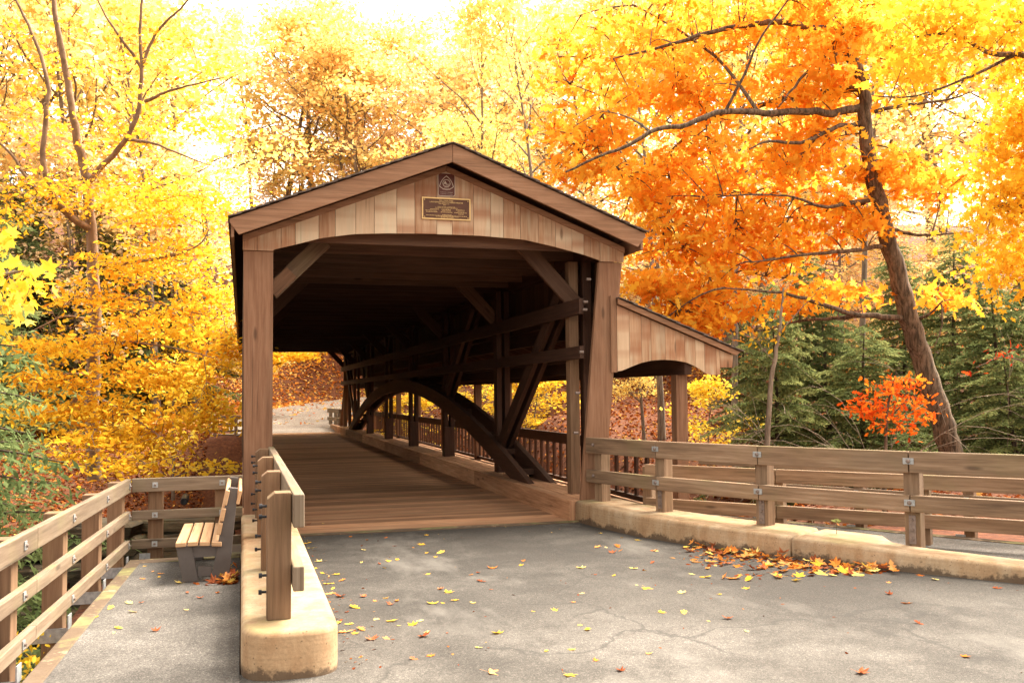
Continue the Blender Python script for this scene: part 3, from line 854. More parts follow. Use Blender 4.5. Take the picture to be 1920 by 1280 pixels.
def rrect(w, h, r, n=5):
    out = []
    for cx, cz, a0 in ((w/2-r, h/2-r, 0), (-w/2+r, h/2-r, 90), (-w/2+r, -h/2+r, 180), (w/2-r, -h/2+r, 270)):
        for i in range(n): a = rad(a0+90*i/(n-1)); out.append((cx+r*math.cos(a), cz+r*math.sin(a)))
    return out
def ring(g, outer, inner, org, y, th):
    k = len(outer)
    for i in range(k):
        j = (i+1) % k
        g.prism([outer[i], outer[j], inner[j], inner[i]], (1, 0, 0), (0, 0, 1), (org[0], y, org[1]), (0, -1, 0), th, tint=0.5)
ysg = Y0-0.031
tc = (2.39, 4.155)
TS = thing('trail_sign', 'small brown trail sign with rounded triangle emblem, above the bronze plaque on the gable', 'sign', (tc[0], ysg, tc[1]))
g = MB(); g.prism(rrect(0.215, 0.285, 0.03), (1, 0, 0), (0, 0, 1), (tc[0], ysg, tc[1]), (0, -1, 0), 0.006); g.build('sign_plate', M['sign_brown'], TS)
g = MB(); ring(g, rrect(0.215, 0.285, 0.03), rrect(0.203, 0.273, 0.024), tc, ysg-0.006, 0.002); g.build('border', M['sign_cream'], TS)
def reuleaux(s, n=10):
    top = (0, 0.105*s); l = (-0.082*s, -0.035*s); r = (0.082*s, -0.035*s); out = []
    def arc(a, b, bulge):
        a = np.array(a); b = np.array(b); m = (a+b)/2; d = b-a; nrm = np.array([d[1], -d[0]])
        for i in range(n):
            t = i/n; p = a+d*t+nrm*bulge*4*t*(1-t); out.append(tuple(p))
    arc(top, l, -0.16); arc(l, r, -(-0.16)*-1 if False else 0.22*-1); arc(r, top, -0.16)
    return out
def reul(s):
    pts = []
    V_ = [(0, 0.108*s), (-0.090*s, -0.030*s), (0.090*s, -0.030*s)]
    bul = [0.10, 0.22, 0.10]
    for q in range(3):
        a = np.array(V_[q]); b_ = np.array(V_[(q+1) % 3]); d = b_-a; nrm = np.array([d[1], -d[0]])
        if np.dot(nrm, (a+b_)/2-np.array([0, 0.01*s])) < 0: nrm = -nrm
        for i in range(9):
            t = i/9; pts.append(tuple(a+d*t+nrm*bul[q]*4*t*(1-t)))
    return pts
ec = (tc[0], tc[1]+0.005)
g = MB(); ring(g, reul(1.0), reul(0.90), ec, ysg-0.006, 0.002)
circ = lambda r, cz=0.012, n=20: [(r*math.cos(2*math.pi*i/n), cz+r*math.sin(2*math.pi*i/n)) for i in range(n)]
ring(g, circ(0.049), circ(0.042), ec, ysg-0.006, 0.0025)
g.prism([(-0.038, 0.004), (0.006, 0.004), (-0.016, 0.042)], (1, 0, 0), (0, 0, 1), (ec[0], ysg-0.006, ec[1]), (0, -1, 0), 0.002)
for q, (a, c) in enumerate(((0.0, 0.036), (-0.01, 0.034), (-0.018, 0.028))):
    g.prism([(a, -0.001-q*0.009), (c, 0.002-q*0.009), (c, 0.005-q*0.009), (a, 0.002-q*0.009)], (1, 0, 0), (0, 0, 1), (ec[0], ysg-0.006, ec[1]), (0, -1, 0), 0.002)
g.build('emblem', M['sign_cream'], TS)
text_mesh([('NATIONAL', 0, -0.050, 0.013, 'CENTER'), ('RECREATION TRAIL', 0, -0.062, 0.011, 'CENTER'), ('THE SECRETARY OF THE INTERIOR', 0, -0.098, 0.0098, 'CENTER'), ('U.S. DEPARTMENT OF THE INTERIOR', 0, -0.120, 0.0092, 'CENTER')], 'lettering', M['sign_cream'], TS, (tc[0], ysg-0.0075, tc[1]))
pc = (2.385, 3.855)
PW, PH = 0.60, 0.265
BP = thing('bronze_plaque', 'brown bronze dedication plaque with gold border and raised lettering, under the trail sign', 'plaque', (pc[0], ysg, pc[1]))
g = MB(); g.prism([(-PW/2, -PH/2), (PW/2, -PH/2), (PW/2, PH/2), (-PW/2, PH/2)], (1, 0, 0), (0, 0, 1), (pc[0], ysg, pc[1]), (0, -1, 0), 0.014); g.build('plate', M['plaque_brown'], BP)
R_ = lambda w, h: [(-w/2, -h/2), (w/2, -h/2), (w/2, h/2), (-w/2, h/2)]
g = MB(); ring(g, R_(PW+.004, PH+.004), R_(PW-0.026, PH-0.026), pc, ysg-0.012, 0.008); g.build('border', M['plaque_gold'], BP)
L_ = [('MILL CREEK PARK', 0, 0.092, 0.022, 'CENTER'), ('LANTERMAN FALLS COVERED BRIDGE', 0, 0.071, 0.024, 'CENTER'), ('OHIO PROJECT NO.', -0.03, 0.054, 0.015, 'CENTER'), ('BUILT', -0.02, 0.041, 0.014, 'CENTER'), ('BOARD OF PARK COMMISSIONERS', 0, 0.018, 0.014, 'CENTER'), ('YOUNGSTOWN TOWNSHIP PARK DISTRICT', 0, 0.005, 0.014, 'CENTER'), ('PARK SUPERINTENDENT', -0.19, -0.03, 0.013, 'CENTER'), ('PROJECT DESIGNER', 0, -0.03, 0.013, 'CENTER'), ('CONTRACTOR', 0.18, -0.03, 0.013, 'CENTER')]
text_mesh(L_, 'lettering', M['plaque_gold'], BP, (pc[0], ysg-0.0155, pc[1]))
g = MB(3)     # the smallest lines, too worn to read: rows of raised strokes
for zz, spans in ((-0.012, ((-0.20, -0.10), (-0.06, 0.04), (0.12, 0.22))), (-0.045, ((-0.25, -0.12), (-0.07, 0.07), (0.10, 0.26))), (-0.062, ((0.15, 0.22),)), (-0.078, ((-0.05, 0.06),)), (-0.088, ((-0.25, 0.25),)), (-0.099, ((-0.13, 0.14),)), (-0.110, ((-0.07, 0.08),))):
    for a, c in spans:
        x = a
        while x < c:
            w = g.rng.uniform(0.006, 0.018); g.box(pc[0]+x, pc[0]+x+w, ysg-0.0165, ysg-0.014, pc[1]+zz, pc[1]+zz+0.006); x += w+0.006
g.build('worn_lettering', M['plaque_gold'], BP)
g = MB()
for sx in (-1, 1):
    for sz in (-1, 1): g.tube([(pc[0]+sx*0.27, ysg-0.013, pc[1]+sz*0.105), (pc[0]+sx*0.27, ysg-0.018, pc[1]+sz*0.105)], [0.008, 0.006], 8)
g.build('screw_heads', M['plaque_gold'], BP)

# ------------------------------------------------------------------ concrete kerbs
def swept_kerb(name, front, back, ztop, label, mat='kerb', cat='kerb'):
    """closed outline (front line, back line reversed) with a rounded upper edge"""
    outline = np.vstack([front, back[::-1]]); zt = np.concatenate([ztop, ztop[::-1]])
    c = outline.mean(0); k = len(outline)
    area = 0.5*np.sum(outline[:, 0]*np.roll(outline[:, 1], -1)-np.roll(outline[:, 0], -1)*outline[:, 1])
    if area < 0: outline = outline[::-1]; zt = zt[::-1]
    prv = np.roll(outline, 1, 0); nxt = np.roll(outline, -1, 0)
    t1 = outline-prv; t1 /= np.linalg.norm(t1, axis=1)[:, None]+1e-9
    t2 = nxt-outline; t2 /= np.linalg.norm(t2, axis=1)[:, None]+1e-9
    n1 = np.stack([t1[:, 1], -t1[:, 0]], 1); n2 = np.stack([t2[:, 1], -t2[:, 0]], 1)
    nm = n1+n2; nm /= np.maximum(0.5, np.sum(nm*nm, 1)/2)[:, None]
    lay = [(-0.2-zt, 0.0), (-0.038+0*zt, 0.0), (-0.026+0*zt, 0.004), (-0.012+0*zt, 0.013), (-0.003+0*zt, 0.027), (0*zt, 0.045)]
    vs = []; fs = []
    for dz, ins in lay:
        ring_ = outline-nm*ins
        for p, z in zip(ring_, zt+dz): vs.append((p[0], p[1], z))
    for q in range(len(lay)-1):
        for i in range(k):
            j = (i+1) % k; fs.append((q*k+i, q*k+j, (q+1)*k+j, (q+1)*k+i))
    fs.append(tuple((len(lay)-1)*k+i for i in range(k)))
    me = bpy.data.meshes.new(name); me.from_pydata(vs, [], fs); me.materials.append(M[mat])
    sm = [True]*(len(fs)-1)+[False]
    me.polygons.foreach_set('use_smooth', sm); me.update()
    o = link(name, me)
    return tag(o, label, cat)
# left block with a rounded end
n = 15
fr_ = []; bk_ = []
endp = [(0.283-0.283*math.cos(a)**1 if False else 0.283-0.278*np.sign(math.cos(a))*abs(math.cos(a))**0.62, 5.84-0.30*abs(math.sin(a))**0.62) for a in np.linspace(0, math.pi, 23)]
left_line = [(0.005, y) for y in np.linspace(11.1, 5.9, 14)]
right_line = [(0.561, y) for y in np.linspace(5.9, 11.1, 14)]
allp = np.array(left_line+endp[1:-1]+right_line)
h_ = len(allp)//2
swept_kerb('concrete_kerb', allp[:h_], allp[h_:][::-1] if len(allp[h_:]) == h_ else allp[h_:][::-1], np.full(h_, 0.27), 'tan concrete block kerb with rounded end, leading to the left portal post') if len(allp) % 2 == 0 else swept_kerb('concrete_kerb', allp[:h_], allp[h_+1:][::-1], np.full(h_, 0.27), 'tan concrete block kerb with rounded end, leading to the left portal post')
# right kerb in two lengths with a joint
def dense(line, z, a, b, step=0.2):
    s = np.concatenate([[0], np.cumsum(np.linalg.norm(np.diff(line, axis=0), axis=1))])
    t = np.arange(s[a], s[b]+1e-6, (s[b]-s[a])/max(2, int((s[b]-s[a])/step)))
    return np.stack([np.interp(t, s, line[:, 0]), np.interp(t, s, line[:, 1])], 1), np.interp(t, s, z)
f1, z1 = dense(KB, KZ, 0, 5)
o1 = offset(f1, 0.62); o1[:, 0] = np.maximum(o1[:, 0], 4.6); o1[0] = (4.62, 11.14)
wv = np.interp(np.arange(len(f1)), [0, len(f1)-1], [0.6, 0.74]); o1 = np.array([p for p in f1])
nn1 = offset(f1, 1.0)-f1
sgn_ = 1 if nn1[len(nn1)//2][0] > 0 else -1
o1 = f1+nn1*sgn_*wv[:, None]
swept_kerb('concrete_kerb', f1[:-1]+0, o1[:-1]+0, z1[:-1], 'long curved tan concrete kerb from the right portal post to its joint, leaves drifted against it')
f2, z2 = dense(KB, KZ, 5, 10)
f2[0] = f1[-2]+(f1[-1]-f1[-2])*0.12
nn2 = offset(f2, 1.0)-f2
o2 = f2+nn2*sgn_*np.interp(np.arange(len(f2)), [0, 2, 3.2, len(f2)], [0.74, 0.74, 0.40, 0.36])[:, None]
swept_kerb('concrete_kerb', f2, o2, z2, 'low tan concrete kerb right of the joint, narrower and running out of frame')

# ------------------------------------------------------------------ guard rails
def post_shape(g, c, d, w, z0, z1, chamf=0.0):
    """square post, d = unit direction of its face normal (towards the rail); top chamfered on the side away from the rail"""
    d = np.array([d[0], d[1], 0]); s = np.array([-d[1], d[0], 0])
    poly = [(-w/2, z0), (w/2, z0), (w/2, z1), (-w/2+chamf, z1), (-w/2, z1-chamf*0.8)]
    if chamf == 0: poly = poly[:3]+[(-w/2, z1)]
    g.prism(poly, d, (0, 0, 1), np.array([c[0], c[1], 0])-s*w/2, s, w)
def rail_run(g, pts, off, d_list, th, z0, z1):
    for i in range(len(pts)-1):
        a = np.array([*pts[i], 0]); b_ = np.array([*pts[i+1], 0])
        dd = unit(b_-a); nrm = np.array([-dd[1], dd[0], 0]); nrm = nrm if np.dot(nrm[:2], d_list) > 0 else -nrm
        a2, b2 = a+nrm*off, b_+nrm*off
        zc = ((z0[i]+z1[i])/2, (z0[i+1]+z1[i+1])/2)
        g.beam(a2+(0, 0, zc[0])+dd*0.004, b2+(0, 0, zc[1])-dd*0.004, th, z1[i]-z0[i])

# fence on the left block: posts with rails on their right faces
LF = thing('guard_rail', 'short timber guard rail with four chamfered posts standing on the rounded concrete block', 'fence', (0.22, 8.4, 0.27))
for y in (5.90, 7.55, 9.3, 10.75):
    g = MB(int(y*10)); post_shape(g, (0.222, y), (1, 0), 0.142, 0.27, 1.02, 0.045); p = g.build('post', M['brownpost'], LF, bevel=0.006)
    for zz, dy in ((0.94, -0.03), (0.87, 0.03), (0.53, -0.03), (0.42, 0.03)):
        g = MB(int(y*10)+1)
        g.tube([(0.152, y+dy, zz), (0.125, y+dy, zz), (0.124, y+dy, zz), (0.105, y+dy, zz)], [0.008, 0.008, 0.015, 0.015], 8)
        g.build('bolt', M['darkbolt'], p)
for z0, z1 in ((0.825, 1.02), (0.455, 0.60)):
    g = MB(int(z0*100))
    for a, c in ((5.70, 8.42), (8.43, 11.12)): g.box(0.297, 0.362, a, c, z0, z1)
    g.build('rail', M['palerail'], LF, bevel=0.008)

# fence on the right kerb
def kerb_fence(name, label, pts, zb, ztop, rails, dirv, mat, plate=True, post_w=0.14, over=0.0, group=None, extra=True, ext_end=1.2, post_mat=None):
    root = thing(name, label, 'fence', (*pts[len(pts)//2], zb[len(pts)//2]), group)
    pts = np.array(pts)
    tdir = np.gradient(pts, axis=0); tdir /= np.linalg.norm(tdir, axis=1)[:, None]
    nrm = np.stack([-tdir[:, 1], tdir[:, 0]], 1)
    nrm = np.array([n_ if np.dot(n_, dirv) > 0 else -n_ for n_ in nrm])
    for i, p in enumerate(pts):
        g = MB(i+5); post_shape(g, p, nrm[i], post_w, zb[i]-0.01, ztop[i]-0.03); po = g.build('post', M[post_mat or mat], root, bevel=0.006)
        if extra and 0 < i:
            s = np.array([*tdir[i], 0]); s = s if s[1] > 0 else -s
            g = MB(i)
            c = np.array([*(p+nrm[i]*0.0), 0])+s*0*post_w
            fc = np.array([*(p+nrm[i]*(post_w/2+0.004)), 0])
            g.frame_box(fc+(0, 0, zb[i]+0.17)-s*0.0, (0, 0, 0.13), np.array([*nrm[i], 0])*0.004, s*0.03); br = g.build('bracket', M['bolt'], po)
            g = MB(i)
            for zz in (0.08, 0.17, 0.26): g.tube([fc+(0, 0, zb[i]+zz), fc+(0, 0, zb[i]+zz)+np.array([*nrm[i], 0])*0.022], [0.014, 0.011], 8)
            g.build('bolt', M['bolt'], br)
    th = 0.065
    for z0, z1 in rails:
        # one board per bay, butted at the posts
        ext = [pts[0]-tdir[0]*over]+[pts[i] for i in range(1, len(pts)-1)]+[pts[-1]+tdir[-1]*ext_end]
        for i in range(len(ext)-1):
            a, c = ext[i], ext[i+1]
            d = unit(np.array([*(c-a), 0])); n_ = np.array([-d[1], d[0], 0]); n_ = n_ if np.dot(n_[:2], dirv) > 0 else -n_
            za = (ztop[min(i, len(ztop)-1)], ztop[min(i+1, len(ztop)-1)])
            o_ = n_*(post_w/2+th/2+0.002)
            ja = nrm[i]*(post_w/2+th/2+0.002); jb = nrm[min(i+1, len(pts)-1)]*(post_w/2+th/2+0.002)
            g = MB(int(z1*100)+i*7)
            g.beam(np.array([*(a+ja), za[0]-(z0+z1)/2])+d*0.003, np.array([*(c+jb), za[1]-(z0+z1)/2])-d*0.003, th, abs(z1-z0))
            rr = g.build('rail', M[mat], root, bevel=0.007)
        for i, p in enumerate(pts):
            if not plate: break
            fp = np.array([*(p+nrm[i]*(post_w/2+th+0.006)), ztop[i]-(z0+z1)/2+0.01])
            s = np.array([*tdir[i], 0])
            if i > 0:
                g = MB(i); g.frame_box(fp, s*0.048, np.array([0, 0, 0.028]), np.array([*nrm[i], 0])*0.004); pl = g.build('bolt_plate', M['plate'], root, bevel=0.002)
            else: pl = root
            g = MB(i); g.tube([fp, fp+np.array([*nrm[i], 0])*0.012, fp+np.array([*nrm[i], 0])*0.022], [0.021, 0.020, 0.011], 10); g.build('bolt', M['bolt'], pl)
    return root
KP = [(4.33, 11.0), (4.66, 9.92), (5.24, 8.72), (6.02, 7.42), (6.95, 6.25), (8.1, 5.1)]
kzp = [0.26, 0.24, 0.20, 0.145, 0.13, 0.12]
kerb_fence('guard_rail', 'long curved timber guard rail with steel bolt plates standing on the right concrete kerb', KP, kzp, [1.045, 1.045, 1.04, 1.035, 1.03, 1.03], ((0.0, 0.195), (0.40, 0.555)), np.array([-0.85, -0.5]), 'rail', over=0.16)
# second fence between kerb and walkway
BP0 = np.array([4.78, 10.6]); BD = unit(np.array([1.15, -1.4]))
kerb_fence('guard_rail', 'plain timber guard rail between the right kerb and walkway, seen through the kerb rail', [BP0, np.array([5.80, 9.35]), np.array([6.76, 8.18]), np.array([7.7, 7.03]), np.array([8.65, 5.87])], [0.0]*5, [0.735]*5, ((0.0, 0.15), (0.40, 0.54)), np.array([-0.7, -0.6]), 'rail', plate=False, extra=False, post_w=0.12, post_mat='rail')

def walk_rail(name, label, line, posts_out, outn, parent_mat='palerail', zt=0.79, rails=((0.655, 0.79), (0.38, 0.47), (0.095, 0.185)), seeds=1, brackets=True, pw=0.14, corner=None, ptop=0.77, group=None):
    """three-rail walkway fence; posts stand outside the slab, rails on their inner faces. line: list of runs (p0, p1, outward normal, posts t-list)"""
    root = thing(name, label, 'fence', (*line[0][1], 0.0), group)
    for q, (p0, p1, on, ts) in enumerate(line):
        p0 = np.array(p0); p1 = np.array(p1); on = unit(np.array(on)); d = unit(p1-p0)
        for z0, z1 in rails:
            n_b = max(1, int(np.linalg.norm(p1-p0)/2.6))
            for k in range(n_b):
                a = p0+(p1-p0)*k/n_b; c = p0+(p1-p0)*(k+1)/n_b
                g = MB(int(z0*100)+k+q*11+seeds); g.beam((*(a+d*0.002), (z0+z1)/2), (*(c-d*0.002), (z0+z1)/2), 0.05, z1-z0); g.build('rail', M[parent_mat], root, bevel=0.006)
        for t in ts:
            c = p0+d*t+on*(0.027+pw/2)
            g = MB(int(t*10)+q*5); post_shape(g, c, -on, pw, -0.62, ptop, 0.0); po = g.build('post', M['brownpost'], root, bevel=0.008)
            for z0, z1 in rails:
                f_ = np.array([*(p0+d*t-on*0.0275), (z0+z1)/2])
                g = MB(); g.frame_box(f_-np.array([*on, 0])*0.002, np.array([*d, 0])*0.026, (0, 0, 0.026), np.array([*on, 0])*0.003); pl = g.build('bolt_plate', M['plate'], root)
                g = MB(); g.tube([f_-np.array([*on, 0])*0.004, f_-np.array([*on, 0])*0.018], [0.013, 0.010], 8); g.build('bolt', M['bolt'], pl)
            if brackets:
                e = np.array([*(p0+d*t), 0])
                g = MB(); g.frame_box(e+np.array([*on, 0])*0.10-np.array([*d, 0])*(pw/2+0.008)+(0, 0, -0.10), np.array([*on, 0])*0.13, (0, 0, 0.05), np.array([*d, 0])*0.005)
                g.frame_box(e-np.array([*on, 0])*0.026-np.array([*d, 0])*(pw/2+0.02)+(0, 0, 0.0), np.array([*d, 0])*0.05, (0, 0, 0.05), np.array([*on, 0])*0.004)
                br = g.build('bracket', M['plate'], po)
    return root
W0 = np.array([-1.42, 3.0]); W1 = np.array([-1.075, 10.09])
wd = unit(W1-W0); wn = np.array([-wd[1], wd[0]])
walk_rail('walkway_railing', 'pale weathered three-rail timber railing around the corner of the asphalt walkway beside the bench', [(W0, W1, wn, [1.9, 3.25, 4.55, 5.85, 7.0]), (np.array([-1.045, 10.10]), np.array([0.02, 10.10]), (0, 1), [0.22, 0.86])], None, None)
walk_rail('walkway_railing', 'timber railing along the outer edge of the right-hand walkway, behind two other rails', [(C0+cn*0.03, C2+cn*0.03, cn, [0.9, 2.1, 3.3, 4.5, 5.7])], None, None, 'rail', seeds=5, pw=0.11)

# bench
BN = thing('park_bench', 'park bench with orange-brown wooden slats on a dark grey frame, backed against the concrete block', 'bench', (-0.3, 9.2, 0.0))
YB0, YB1 = 8.58, 9.86
for k in range(4):
    x = -0.535+k*0.098; zc = [0.335, 0.338, 0.335, 0.325][k]
    g = MB(400+k)
    sl = [0.02, 0.0, -0.04, -0.08][k]
    g.frame_box((x+0.042, (YB0+YB1)/2, zc), (0, (YB1-YB0)/2, 0), (0.042, 0, 0.042*sl), (0, 0, 0.019)); g.build('seat_slat', M['slat'], BN, bevel=0.007)
for k, (x, zc, h) in enumerate(((-0.175, 0.455, 0.05), (-0.150, 0.575, 0.055), (-0.122, 0.72, 0.065))):
    g = MB(410+k)
    u_ = unit((0.2, 0, 1)); nn_ = unit((1, 0, -0.2))
    g.frame_box((x, (YB0+YB1)/2, zc), (0, (YB1-YB0)/2, 0), nn_*0.018, u_*h); g.build('back_slat', M['slat'], BN, bevel=0.007)
g = MB(413); g.frame_box((-0.015, (YB0+YB1)/2, 0.72), (0, (YB1-YB0)/2, 0), unit((1, 0, -0.2))*0.014, unit((0.2, 0, 1))*0.06); g.build('back_slat', M['slat'], BN, bevel=0.007)
for y0 in (8.62, 9.74):
    for nm, poly in (('rear_leg', [(-0.245, 0.008), (-0.095, 0.008), (-0.025, 0.795), (-0.105, 0.805)]), ('front_leg', [(-0.475, 0.008), (-0.345, 0.008), (-0.405, 0.318), (-0.535, 0.318)])):
        g = MB(420); g.prism(poly, (1, 0, 0), (0, 0, 1), (0, y0, 0), (0, 1, 0), 0.075); g.build(nm, M['benchframe'], BN, bevel=0.006)
    g = MB(421); g.box(-0.40, -0.175, y0+0.012, y0+0.062, 0.215, 0.312); g.build('seat_support', M['benchframe'], BN)
    g = MB(422); g.box(-0.352, -0.24, y0+0.012, y0+0.062, 0.05, 0.13); g.build('cross_bar', M['benchframe'], BN)
for zc in (0.11, 0.205):
    g = MB(423); g.box(-0.13, -0.085, 8.70, 9.735, zc-0.035, zc+0.035); g.build('stretcher', M['benchframe'], BN)

# far end: overlook with railing on the left, kerb rails on the right
b = MB(); b.box(-1.2, -0.02, 41.4, 47.0, -0.5, 0.0); b.prism([(-1.2, -0.5), (-0.02, -0.5), (-0.02, -1.4), (-0.5, -1.2)], (1, 0, 0), (0, 0, 1), (0, 41.4, 0), (0, 1, 0), 5.0)
tag(b.build('far_walkway', M['slab']), kind='structure')
walk_rail('walkway_railing', 'small distant timber railing at the far end of the bridge, left of the portal post', [(np.array([-1.22, 47.0]), np.array([-1.22, 41.4]), (-1, 0), [0.3, 1.7, 3.1, 4.5]), (np.array([-1.22, 41.35]), np.array([-0.02, 41.35]), (0, -1), [0.15, 1.0])], None, None, 'rail', brackets=False)
kerb_fence('guard_rail', 'short distant guard rail on the far kerb, seen through the bridge', [np.array([4.25, 41.6]), np.array([4.22, 42.6]), np.array([4.15, 43.6]), np.array([4.0, 44.5])], [0.26]*4, [1.0]*4, ((0.0, 0.19), (0.40, 0.55)), np.array([-1.0, 0.0]), 'palerail', plate=False, extra=False, ext_end=0.1)
walk_rail('walkway_railing', 'distant pale timber railing beyond the far end of the side walkway', [(np.array([5.7, 41.5]), np.array([7.6, 45.5]), (0.9, -0.43), [0.3, 1.6, 3.0, 4.2])], None, None, 'palerail', brackets=False)

# rock ledge on the far bank of the ravine
rs = random.Random(44)
vs = []; fs = []
def slab_rock(cx, cy, z0, z1, w, d, seed):
    r = random.Random(seed); n = 14; k0 = len(vs)
    lay = [(z0, 0.92), (z0+(z1-z0)*.25, 1.0), (z0+(z1-z0)*.75, 1.02), (z1, 0.9)]
    ph = [r.uniform(0.8, 1.15) for _ in range(n)]
    for z, s in lay:
        for i in range(n):
            a = 2*math.pi*i/n
            q = 1.0/max(abs(math.cos(a)), abs(math.sin(a)))**0.75
            vs.append((cx+math.cos(a)*w*q*s*ph[i]+r.uniform(-.05, .05), cy+math.sin(a)*d*q*s*ph[i]+r.uniform(-.05, .05), z+r.uniform(-.03, .03)))
    for l in range(3):
        for i in range(n):
            j = (i+1) % n; fs.append((k0+l*n+i, k0+l*n+j, k0+(l+1)*n+j, k0+(l+1)*n+i))
    fs.append(tuple(k0+3*n+i for i in range(n)))
for k in range(60):
    x = rs.uniform(-16, 0.5); lev = rs.randrange(6)
    z0 = -4.6+lev*0.5; h = rs.uniform(0.3, 0.55)
    slab_rock(x, 27.75+lev*0.10+rs.uniform(-.5, .25)-0.3, z0, min(z0+h, -1.75+rs.uniform(-.1, .2)), rs.uniform(0.7, 2.0), rs.uniform(0.5, 1.0), k)
me = bpy.data.meshes.new('rock_ledge'); me.from_pydata(vs, [], fs); me.materials.append(M['rock']); me.update()
tag(link('rock_ledge', me), kind='structure')

# ------------------------------------------------------------------ foliage
def leaf_shape(kind):
    if kind == 'maple':
        r = [(1.0, 90), (0.50, 70), (0.62, 58), (0.92, 38), (0.45, 18), (0.66, -10), (0.42, -38), (0.18, -80), (0.18, 260), (0.42, 218), (0.66, 190), (0.45, 162), (0.92, 142), (0.62, 122), (0.50, 110)]
        return np.array([(a*math.cos(rad(t)), a*math.sin(rad(t))) for a, t in r])
    if kind == 'oak':
        return np.array([(0, 1), (-.16, .72), (-.46, .66), (-.17, .38), (-.5, .2), (-.16, -.05), (-.32, -.35), (0, -.9), (.32, -.35), (.16, -.05), (.5, .2), (.17, .38), (.46, .66), (.16, .72)])
    if kind == 'oval':
        return np.array([(0, 1), (-.42, .35), (-.40, -.35), (0, -.95), (.40, -.35), (.42, .35)])
    if kind == 'quad':
        return np.array([(0, 1.0), (-.62, .05), (0, -.9), (.62, .05)])
    if kind == 'needle':
        return np.array([(0, 1), (-.30, .1), (0, -1), (.30, .1)])
def leaves_mesh(name, pos, nrm, size, shape, tint, mat, rs, bend=0.25, axis=None):
    n = len(pos); S = leaf_shape(shape); k = len(S)
    nrm = nrm/(np.linalg.norm(nrm, axis=1)[:, None]+1e-9)
    ref = rs.normal(size=(n, 3)) if axis is None else axis
    t = np.cross(ref, nrm); t /= np.linalg.norm(t, axis=1)[:, None]+1e-9
    b_ = np.cross(nrm, t)
    sz = size[:, None, None]
    V_ = pos[:, None]+sz*(S[None, :, 0, None]*t[:, None]+S[None, :, 1, None]*b_[:, None])
    if bend:
        V_ = V_-nrm[:, None]*sz*(bend*(S[:, 0]**2+0.6*S[:, 1]**2))[None, :, None]
    f = np.arange(n*k)
    return raw_mesh(name, V_.reshape(-1, 3), f, k, mat, np.clip(tint, 0, 1))
def paths_mesh(name, paths, mat):
    vs = []; fs = []; off = 0
    rr = np.random.default_rng(4)
    for pts, radii, n in paths:
        v, f = tube_geo(pts, radii, n, cap=False)
        if n >= 9:      # furrowed bark: the big stems are not round
            c = np.repeat(np.asarray(pts, float), n, 0)
            ridge = np.tile(rr.uniform(0.90, 1.08, n), len(pts))*rr.uniform(0.96, 1.04, len(v))
            v = c+(v-c)*ridge[:, None]
        vs.append(v); fs.append(np.array(f, np.int64)+off); off += len(v)
    return raw_mesh(name, np.vstack(vs), np.vstack(fs).ravel(), 4, mat, smooth=True)
def wander(rs, p0, d, L, n, wob, lift=0.0):
    pts = [np.array(p0, float)]; d = unit(d)
    for i in range(n):
        d = unit(d+rs.normal(size=3)*wob+np.array([0, 0, lift]))
        pts.append(pts[-1]+d*L/n)
    return np.array(pts), d
def along(pts, t):
    i = min(int(t*(len(pts)-1)), len(pts)-2); u = t*(len(pts)-1)-i
    return pts[i]*(1-u)+pts[i+1]*u, unit(pts[i+1]-pts[i])

